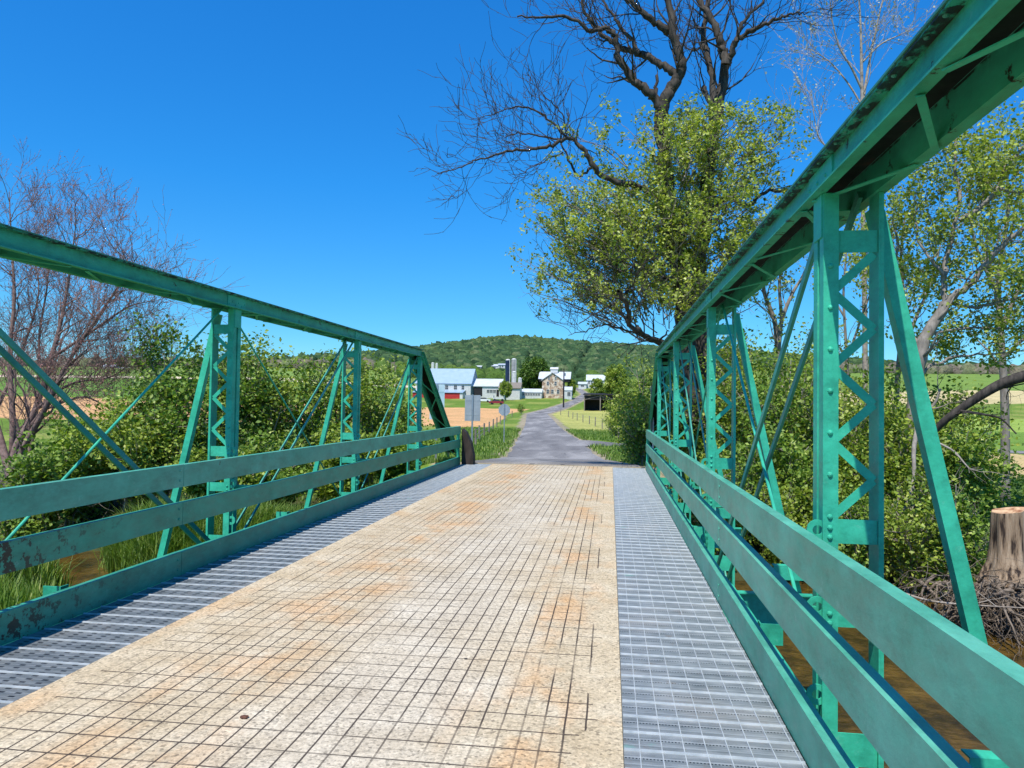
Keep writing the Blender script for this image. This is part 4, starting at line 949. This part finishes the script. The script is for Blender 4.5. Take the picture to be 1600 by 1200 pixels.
def farm_tree(name, label, u, vt, vb, w_px, Y, seed, leafm=LEAF_DARK, group=None, n=11000):
    p = at(u, vb, Y); zb = tz(p.x, Y) ; H = at(u, vt, Y).z - zb; Wd = w_px * Y / FPX; t = thing(name, label, 'tree', (p.x, Y, zb), group); g = np.random.default_rng(seed)
    m = MB(); m.tube([(0, 0, -.5), (.1, 0, H * .3), (0, .1, H * .6)], [H * .035, H * .025, H * .01], 8)
    for k in range(7): a = k * .9; m.tube([(0, 0, H * (.2 + .04 * k)), (math.cos(a) * Wd * .3, math.sin(a) * Wd * .3, H * (.5 + .04 * k))], [H * .014, H * .004], 6)
    m.build('trunk', BARK_GREY, t)
    nc = 130; d = nrm(g.normal(0, 1, (nc, 3))) * g.uniform(.35, 1.0, (nc, 1)) ** .5; c = d * np.array([Wd / 2 * .9, Wd / 2 * .9, H * .42]) + np.array([0, 0, H * .56])
    C = (c[:, None, :] + nrm(g.normal(0, 1, (nc, n // nc, 3))) * (g.uniform(.5, 1, (nc, n // nc, 1)) * Wd * .11)).reshape(-1, 3)
    add_leaves('crown', C, Wd * .05, leafm, t, g, .5, np.repeat(g.normal(.45, .2, nc), n // nc))
farm_tree('maple_tree', 'large round dark green tree left of the stone farmhouse', 835, 557, 606, 52, 275, 1)
farm_tree('maple_tree', 'smaller bushy tree in front of the silos', 790, 594, 619, 22, 240, 2, LEAF_OLIVE)
farm_tree('maple_tree', 'low tree just right of the stone farmhouse porch', 893, 592, 616, 16, 268, 3, LEAF_OLIVE)
farm_tree('maple_tree', 'green tree in front of the white farmhouse on the right', 932, 590, 613, 26, 215, 4, LEAF_OLIVE)
farm_tree('maple_tree', 'tall leafy tree right of the white farmhouse behind the black shed', 962, 568, 622, 44, 190, 5, LEAF_OLIVE)
farm_tree('far_tree', 'dark round tree beside the far house on the left ridge', 188, 561, 580, 14, 470, 6)
farm_tree('far_tree', 'low dark tree on the left ridge beyond the bare tree', 222, 566, 582, 24, 470, 7)
farm_tree('roadside_bush', 'dark bush at the bend of the road by the orange field', 814, 631, 644, 14, 150, 8, LEAF_BUSH, n=3000)

# ------------------------------------------------------------------ buildings
def frame(u, v, Y):                 # building origin on the ground, metres per pixel
    p = at(u, v, Y); return Vector((p.x, Y, p.z)), Y / FPX / .985
def gable_mesh(m, x0, x1, y0, y1, ze, zr, over=.4, th=.18, axis='x', mi=0):
    """roof slabs; the ridge runs along axis"""
    if axis == 'x':
        yc = (y0 + y1) / 2; sl = (zr - ze) / (y1 - yc)
        for sg, ye in ((-1, y0), (1, y1)):
            m.prism([(ye + sg * over, ze - sl * over), (yc + (-sg) * .0, zr), (yc, zr + th), (ye + sg * over, ze - sl * over + th)], (x0 - over, 0, 0), (x1 + over, 0, 0), (0, 1, 0), (0, 0, 1), mi)
    else:
        xc = (x0 + x1) / 2; sl = (zr - ze) / (x1 - xc)
        for sg, xe in ((-1, x0), (1, x1)):
            m.prism([(xe + sg * over, ze - sl * over), (xc, zr), (xc, zr + th), (xe + sg * over, ze - sl * over + th)], (0, y0 - over, 0), (0, y1 + over, 0), (1, 0, 0), (0, 0, 1), mi)
def walls(m, x0, x1, y0, y1, ze, zr, axis, z0=-5.0, mi=0):
    if axis == 'x': prof = [(y0, z0), (y1, z0), (y1, ze), ((y0+y1)/2, zr), (y0, ze)]; m.prism(prof, (x0, 0, 0), (x1, 0, 0), (0, 1, 0), (0, 0, 1), mi)
    else: prof = [(x0, z0), (x1, z0), (x1, ze), ((x0+x1)/2, zr), (x0, ze)]; m.prism(prof, (0, y0, 0), (0, y1, 0), (1, 0, 0), (0, 0, 1), mi)
def window(t, x, z, w_, h, y0, fr=WHITE):
    m = MB(); f = .09
    m.box((x - w_/2 - f, y0 - .07, z - f), (x - w_/2, y0 - .002, z + h + f)); m.box((x + w_/2, y0 - .07, z - f), (x + w_/2 + f, y0 - .002, z + h + f))
    m.box((x - w_/2, y0 - .07, z - f), (x + w_/2, y0 - .002, z)); m.box((x - w_/2, y0 - .07, z + h), (x + w_/2, y0 - .002, z + h + f)); m.box((x - w_/2, y0 - .06, z + h/2 - .03), (x + w_/2, y0 - .03, z + h/2 + .03)); m.box((x - .025, y0 - .055, z), (x + .025, y0 - .035, z + h))
    o = m.build('window', fr, t); m = MB(); m.box((x - w_/2, y0 - .025, z), (x + w_/2, y0 - .003, z + h)); m.build('pane', GLASSD, o)
def house(name, label, cat, u0, u1, v_eave, v_ridge, v_base, Y, depth, axis, wallm, roofm, wins=(), group=None, over=.4):
    o, s = frame((u0 + u1) / 2, v_base, Y); W = (u1 - u0) * s / 2; ze = (v_base - v_eave) * s; zr = (v_base - v_ridge) * s
    t = thing(name, label, cat, o, group)
    m = MB(); walls(m, -W, W, 0, depth, ze, zr - .02, axis); m.build('wall', wallm, t)
    m = MB(); gable_mesh(m, -W, W, 0, depth, ze, zr, over, .18, axis); m.build('roof', roofm, t)
    for (x, z, w_, h) in wins: window(t, x * W, z, w_, h, 0)
    return t, W, ze, zr, s
# big white barn with pale blue roof
t, W, ze, zr, s = house('bank_barn', 'large white barn with pale blue metal roof and red lower doors', 'barn', 648, 736, 598, 575, 628, 250, 13, 'x', WHITE, BLUEROOF, [(.13, 4.4, 1.0, 1.4), (.0, 4.4, 1.0, 1.4), (.45, 4.4, 1.0, 1.5), (.72, 4.4, .9, 1.4)])
m = MB(); m.prism([(-4.5, 3.15), (-.003, 4.1), (-.003, 4.25), (-4.5, 3.3)], (-W, 0, 0), (W * .82, 0, 0), (0, 1, 0), (0, 0, 1)); m.build('lean_to_roof', BLUEROOF, t)
m = MB(); m.box((-W, -4.2, 1.0), (W * .70, -4.05, 3.1)); m.build('red_door', REDM, t)
m = MB(); m.box((-W, -4.0, -.4), (W * .70, -3.8, .95)); m.build('open_bay', BLACKM, t)
m = MB(); m.box((W * .70, -4.2, -.4), (W * .8, -.01, 3.05)); m.build('side_wall', WHITE, t)
# long low white shed with an open bay
t, W, ze, zr, s = house('dairy_shed', 'low white shed with white roof and dark open bay between barn and silos', 'shed', 738, 782, 603, 592, 618, 252, 9, 'x', WHITE, WROOF, [(.12, 1.0, .9, 1.0), (.35, 1.0, .9, 1.0), (.58, 1.0, .9, 1.0)])
m = MB(); m.box((-W + .2, -.03, -.3), (-W * .30, -.004, 2.9)); m.build('open_bay', BLACKM, t); m = MB(); m.box((W * .72, -.05, -.3), (W * .9, -.004, 2.1)); m.build('door', BLACKM, t)
t, W, ze, zr, s = house('lean_shed', 'small brown roofed shed at the foot of the silos', 'shed', 780, 812, 606, 598, 620, 246, 6, 'x', WHITE, WOODG, [])
def silo(label, u, vt, vb, wpx, Y, body, cap, dome=True, group='farm silos'):
    o, s = frame(u, vb, Y); r = wpx * s / 2; H = (vb - vt) * s; t = thing('silo', label, 'silo', o, group); m = MB(); m.cyl((0, 0), r, -5, H - r * .7, 20)
    for k in range(int(H / 1.6)): m.cyl((0, 0), r * 1.012, k * 1.6, k * 1.6 + .08, 20)
    m.build('shell', body, t, False)
    m = MB(); m.tube([(0, 0, H - r * .7 + .002), (0, 0, H - r * .35), (0, 0, H - r * .1), (0, 0, H)], [r * 1.03, r * .9, r * .55, r * .05], 20); m.build('dome', cap, t, True)
    m = MB(); m.tube([(r * .9, -r * .75, 0), (r * .9, -r * .75, H * .95)], r * .13, 8); m.build('chute', WHITE, t)
BLUES = vmat('silo_blue', [(.3, (.012, .02, .05)), (.7, (.02, .035, .08))], .5, rough=.3, bump=0)
GREYS = vmat('silo_concrete', [(.3, (.22, .22, .22)), (.7, (.36, .36, .35))], .8, bump=0)
silo('tall dark blue silo with white dome', 793, 561, 606, 7.5, 262, BLUES, WHITE); silo('tall grey concrete silo with white dome', 802.5, 560, 606, 8, 262, GREYS, WHITE)
silo('shorter white silo in front of the grey one', 803, 580, 612, 7, 255, WHITE, WHITE); silo('small white feed bin beside the stone farmhouse tree', 812, 590, 612, 6, 255, WHITE, WHITE)
silo('left one of two far white silos behind the barn roof', 676, 566, 590, 5, 420, WHITE, WHITE, group='far silos'); silo('right one of two far white silos behind the barn roof', 682, 567, 590, 4, 420, WHITE, WHITE, group='far silos')
# stone farmhouse, gable to the road
t, W, ze, zr, s = house('stone_farmhouse', 'tall stone farmhouse with white metal roof beside the road', 'house', 847, 879, 594, 583, 622, 262, 12, 'y', STONE, WROOF, [(-.45, 4.6, .7, 1.3), (.3, 4.6, .7, 1.3), (-.45, 1.6, .8, 1.4), (.0, 1.6, .8, 1.4), (.55, 1.6, .8, 1.4), (-.35, 6.6, .6, 1.0), (.3, 6.6, .6, 1.0)])
m = MB(); walls(m, -W - 1.5, W + 2.2, 4, 12.5, ze + .6, zr + .6, 'x', ze - .5); m.build('rear_wing', BLACKM, t); m = MB(); gable_mesh(m, -W - 1.5, W + 2.2, 4, 12.5, ze + .6, zr + .6, .3, .15, 'x'); m.build('rear_roof', WROOF, t)
m = MB(); m.box((-1.3, 7, zr + .3), (1.3, 9, zr + 1.7)); gable_mesh(m, -1.3, 1.3, 7, 9, zr + 1.7, zr + 2.3, .2, .1, 'x'); m.build('cupola', WHITE, t)
t, W, ze, zr, s = house('porch_wing', 'small white wing with a dark screened porch right of the stone farmhouse', 'porch', 881, 893, 610, 605, 622, 260, 5, 'x', WHITE, WROOF, [(.3, .8, 1.1, 1.3)], over=.2)
t, W, ze, zr, s = house('white_outbuilding', 'long low white outbuilding with small dark windows left of the stone farmhouse', 'shed', 806, 846, 613, 608, 620, 258, 5, 'x', WHITE, WROOF, [(-.8 + .2 * k, .5, .7, .7) for k in range(9)], over=.2)
t, W, ze, zr, s = house('white_farmhouse', 'white two storey farmhouse with metal roof beyond the road bend', 'house', 917, 945, 594, 586, 605, 400, 8, 'x', WHITE, WROOF, [(-.75 + .3 * k, 1.9, .8, 1.3) for k in range(6)])
t, W, ze, zr, s = house('white_garage', 'low white garage left of the white farmhouse', 'garage', 904, 916, 600, 597, 605, 395, 6, 'x', WHITE, WROOF, [(0, .3, 1.6, .9)])
for k, (u0, u1, ve, vr, vb, lab) in enumerate([(743, 752, 573, 570.5, 576, 'tiny white house at the foot of the wooded hill, above the dairy shed'), (764, 778, 572, 569, 575, 'long white far building on the hillside left of the silos'), (778, 789, 570, 568, 573.5, 'small white far building on the hillside touching the blue silo'), (700, 711, 572.5, 570, 576, 'dark roofed far house on the hillside above the barn')]):
    house('hillside_house', lab, 'house', u0, u1, ve, vr, vb + 4, 590, 9, 'x', WHITE, WROOF if k < 3 else WOODG, [(-.4, 2, 1.2, 1.2), (.3, 2, 1.2, 1.2)], 'far houses below the wooded hill')
house('ridge_house', 'white far house on the left ridge seen under the bare tree', 'house', 158, 178, 572, 568, 584, 470, 9, 'x', WHITE, WROOF, [(-.5, 2, 1, 1.2), (.2, 2, 1, 1.2)]); house('ridge_barn', 'low grey far barn on the left ridge beside the white house', 'barn', 176, 200, 577, 573, 585, 465, 9, 'x', WHITE, GREYS, [(.2, 1, 1.4, 1.4)])
# black run-in shed with open front
o, s = frame(950, 641.5, 185); W = 36 * s; H = 26 * s; t = thing('open_shed', 'black board shed with open front and pale posts in the yellow field', 'shed', o)
m = MB(); m.box((-W, 4.8, -.8), (W, 5, H * .9)); m.box((-W, 0, -.8), (-W + .15, 5, H * .85)); m.box((W - .15, 0, -.8), (W, 5, H * .85)); m.box((-W + .15, .0, H * .62), (W - .15, .15, H * .88)); m.build('wall', BLACKM, t)
m = MB(); m.prism([(-.5, H * .9), (5.4, H * .98), (5.4, H * 1.03), (-.5, H * .95)], (-W - .3, 0, 0), (W + .3, 0, 0), (0, 1, 0), (0, 0, 1)); m.build('roof', BLACKM, t)
for x in (-1, -.33, .33, .985): m = MB(); m.box((x * W - .12, -.14, -.8), (x * W + .12, -.005, H * .88)); m.build('post', WOODG, t)
m = MB(); m.bar((-W, -.03, H * .62), (-W * .33, -.03, H * .86), .12, .04, (0, 0, 1)); m.bar((-W * .33, -.03, H * .86), (W * .33, -.03, H * .62), .12, .04, (0, 0, 1)); m.build('brace', WOODG, t)
# ------------------------------------------------------------------ signs, poles, fences, cars
SIGNB = vmat('sign_back', [(.3, (.30, .35, .38)), (.7, (.42, .47, .50))], 4, rough=.45, metal=.3, bump=.05)
SIGNL = vmat('sign_back_pale', [(.3, (.45, .60, .64)), (.7, (.62, .74, .78))], 4, rough=.35, metal=.3, bump=.05)
def road_sign(label, u, vt, vb, wpx, Y, rz=0, mt=SIGNB, shape='rect', wide=None, vfoot=None):
    c = at(u, (vt + vb) / 2, Y); h = (vb - vt) * Y / FPX; w_ = (wide or wpx * Y / FPX); zb = tz(c.x, Y); t = thing('road_sign', label, 'sign', (c.x, Y, zb), None, rz); zc = c.z - zb
    m = MB()
    if shape == 'rect': m.box((-w_/2, -.004, zc - h/2), (w_/2, .0, zc + h/2)); m.box((-w_/2 + .03, -.0105, zc + h*.28), (w_/2 - .03, -.0045, zc + h*.28 + .03)); m.box((-w_/2 + .03, -.0105, zc - h*.28), (w_/2 - .03, -.0045, zc - h*.28 + .03))
    else: m.prism([(w_/2*1.08 * math.cos(R(22.5 + 45 * k)), zc + w_/2*1.08 * math.sin(R(22.5 + 45 * k))) for k in range(8)], (0, -.004, 0), (0, 0, 0), (1, 0, 0), (0, 0, 1))
    m.build('panel', mt, t)
    m = MB(); m.prism([(-.03, 0), (-.03, .035), (-.02, .035), (-.02, .006), (.02, .006), (.02, .035), (.03, .035), (.03, 0)], (0, -.052, -.4), (0, -.052, zc + h/2 + .02), (1, 0, 0), (0, 1, 0)); m.build('post', GALV, t)
road_sign('pale blue sheet metal sign back half hidden behind the left end post', 683, 600, 656, 24, 22.8, 0, SIGNL)
road_sign('grey rectangular sign back on a steel post left of the road', 738.5, 617, 658, 25, 27)
road_sign('small grey eight-sided sign back farther along the left verge', 788, 631, 650, 18, 48, R(15), SIGNB, 'oct')
road_sign('white sign seen almost edge-on at the far end of the right truss', 1019, 604, 672, 4, 20.6, R(78), WHITE, 'rect', .6)
o, s = frame(880.5, 634, 205); t = thing('utility_pole', 'dark wooden utility pole beside the stone farmhouse', 'pole', o); m = MB(); m.tube([(0, 0, -1.5), (0, 0, 57 * s)], [.24, .15], 10); m.build('pole', BLACKM, t)
m = MB(); m.box((-1.0, -.30, 53 * s), (1.0, -.20, 53 * s + .14)); m.build('crossarm', WOODG, t); m = MB(); m.cyl((.35, -.1), .2, 46 * s, 46 * s + .8, 10); m.build('transformer', GALV, t)
def fence(label, pts, hgt_, r, lab_mat, name='wire_fence'):
    P = [(at(u, 650, Y).x, Y) for u, Y in pts]; x0, y0 = P[0]; t = thing(name, label, 'fence', (x0, y0, tz(x0, y0)))
    base = np.array([x0, y0, tz(x0, y0)]); tops = []; g = np.random.default_rng(5)
    for x, y in P:
        z = tz(x, y); m = MB(); m.tube([Vector((x, y, z - .4)) - Vector(base), Vector((x + g.normal(0, .03), y, z + hgt_)) - Vector(base)], [r, r * .85], 8); m.build('fence_post', lab_mat, t); tops.append((x, y, z))
    for f in (.9, .62, .35):
        m = MB(); m.tube([Vector((x, y, z + hgt_ * f)) - Vector(base) for x, y, z in tops], .008, 4); m.build('wire', GALV, t)
fence('wire fence on grey wooden posts along the left verge', [(744, 46), (750, 52), (757, 58), (764.5, 66), (770.5, 75), (776.5, 85), (782, 98), (790, 115), (800, 135)], 1.15, .075, WOODG)
fence('wire fence on thin posts along the grass right of the road', [(1010, 50), (967, 60), (953, 74), (941, 88), (930, 95), (921, 103), (911, 112), (902, 122), (895, 130), (888, 140), (876, 152)], 1.2, .07, WOODG)
def car(label, u, vb, Y, paint, rz=0, L=4.4):
    p = at(u, vb, Y); o = Vector((p.x, Y, tz(p.x, Y))); t = thing('parked_car', label, 'car', o, 'cars parked in the farmyard', rz); prof = [(-L/2, .35), (-L/2, .85), (-L*.42, .95), (-L*.22, 1.0), (L*.25, 1.02), (L*.45, .9), (L/2, .75), (L/2, .35)]
    m = MB(); m.prism(prof, (0, -.85, 0), (0, .85, 0), (1, 0, 0), (0, 0, 1)); m.build('body', paint, t); m = MB(); m.prism([(-L*.32, 1.0), (-L*.22, 1.42), (L*.12, 1.45), (L*.27, 1.02)], (0, -.72, 0), (0, .72, 0), (1, 0, 0), (0, 0, 1)); m.build('cabin', GLASSD, t)
    for x in (-L*.31, L*.31):
        for y in (-.88, .70): m = MB(); m.tube([(x, y, .33), (x, y + .2, .33)], .33, 14); m.build('wheel', BLACKM, t)
car('dark red car parked below the dairy shed', 776, 630, 215, mat('car_red', (.25, .02, .03), .25)); car('white car parked left of the red car', 756, 627, 228, mat('car_white', (.7, .7, .7), .25))
o, s = frame(779, 624.5, 232); o.z = tz(o.x, o.y); t = thing('farm_wagon', 'low white farm wagon parked in front of the silos', 'wagon', o); m = MB(); m.box((-8.5*s, 0, .7), (8.5*s, 2.2, 1.2)); m.box((-8.5*s, 0, 1.2), (-8.3*s, 2.2, 1.9)); m.box((8.3*s, 0, 1.2), (8.5*s, 2.2, 1.9)); m.build('bed', WHITE, t)
for x in (-6*s, 6*s): m = MB(); m.tube([(x, -.1, .4), (x, .1, .4)], .42, 14); m.build('wheel', BLACKM, t)
# ------------------------------------------------------------------ small things on the deck
def lump(name, label, u, v, r, mt, sq=.5):
    d = at(u, v, 1.0) - EYE; k = -EYE.z / d.z; p = EYE + d * k; import bmesh; bm = bmesh.new(); bmesh.ops.create_icosphere(bm, subdivisions=3, radius=r)
    for q in bm.verts: q.co *= 1 + .25 * noise.noise(q.co * (3 / r) * .6); q.co.z *= sq; q.co.x *= 1.4
    me = bpy.data.meshes.new(name); bm.to_mesh(me); bm.free(); me.materials.append(mt); o = link(name, me); o.location = (p.x, p.y, r * sq * .8); tag(o, label, name)
lump('clod', 'brown clod of dirt lying on the concrete deck', 382, 1122, .016, vmat('clod_dirt', [(.3, (.07, .03, .02)), (.7, (.18, .08, .05))], 60))
lump('pebble', 'tiny dark green pebble in the middle of the concrete deck', 728, 1030, .008, BLACKM)
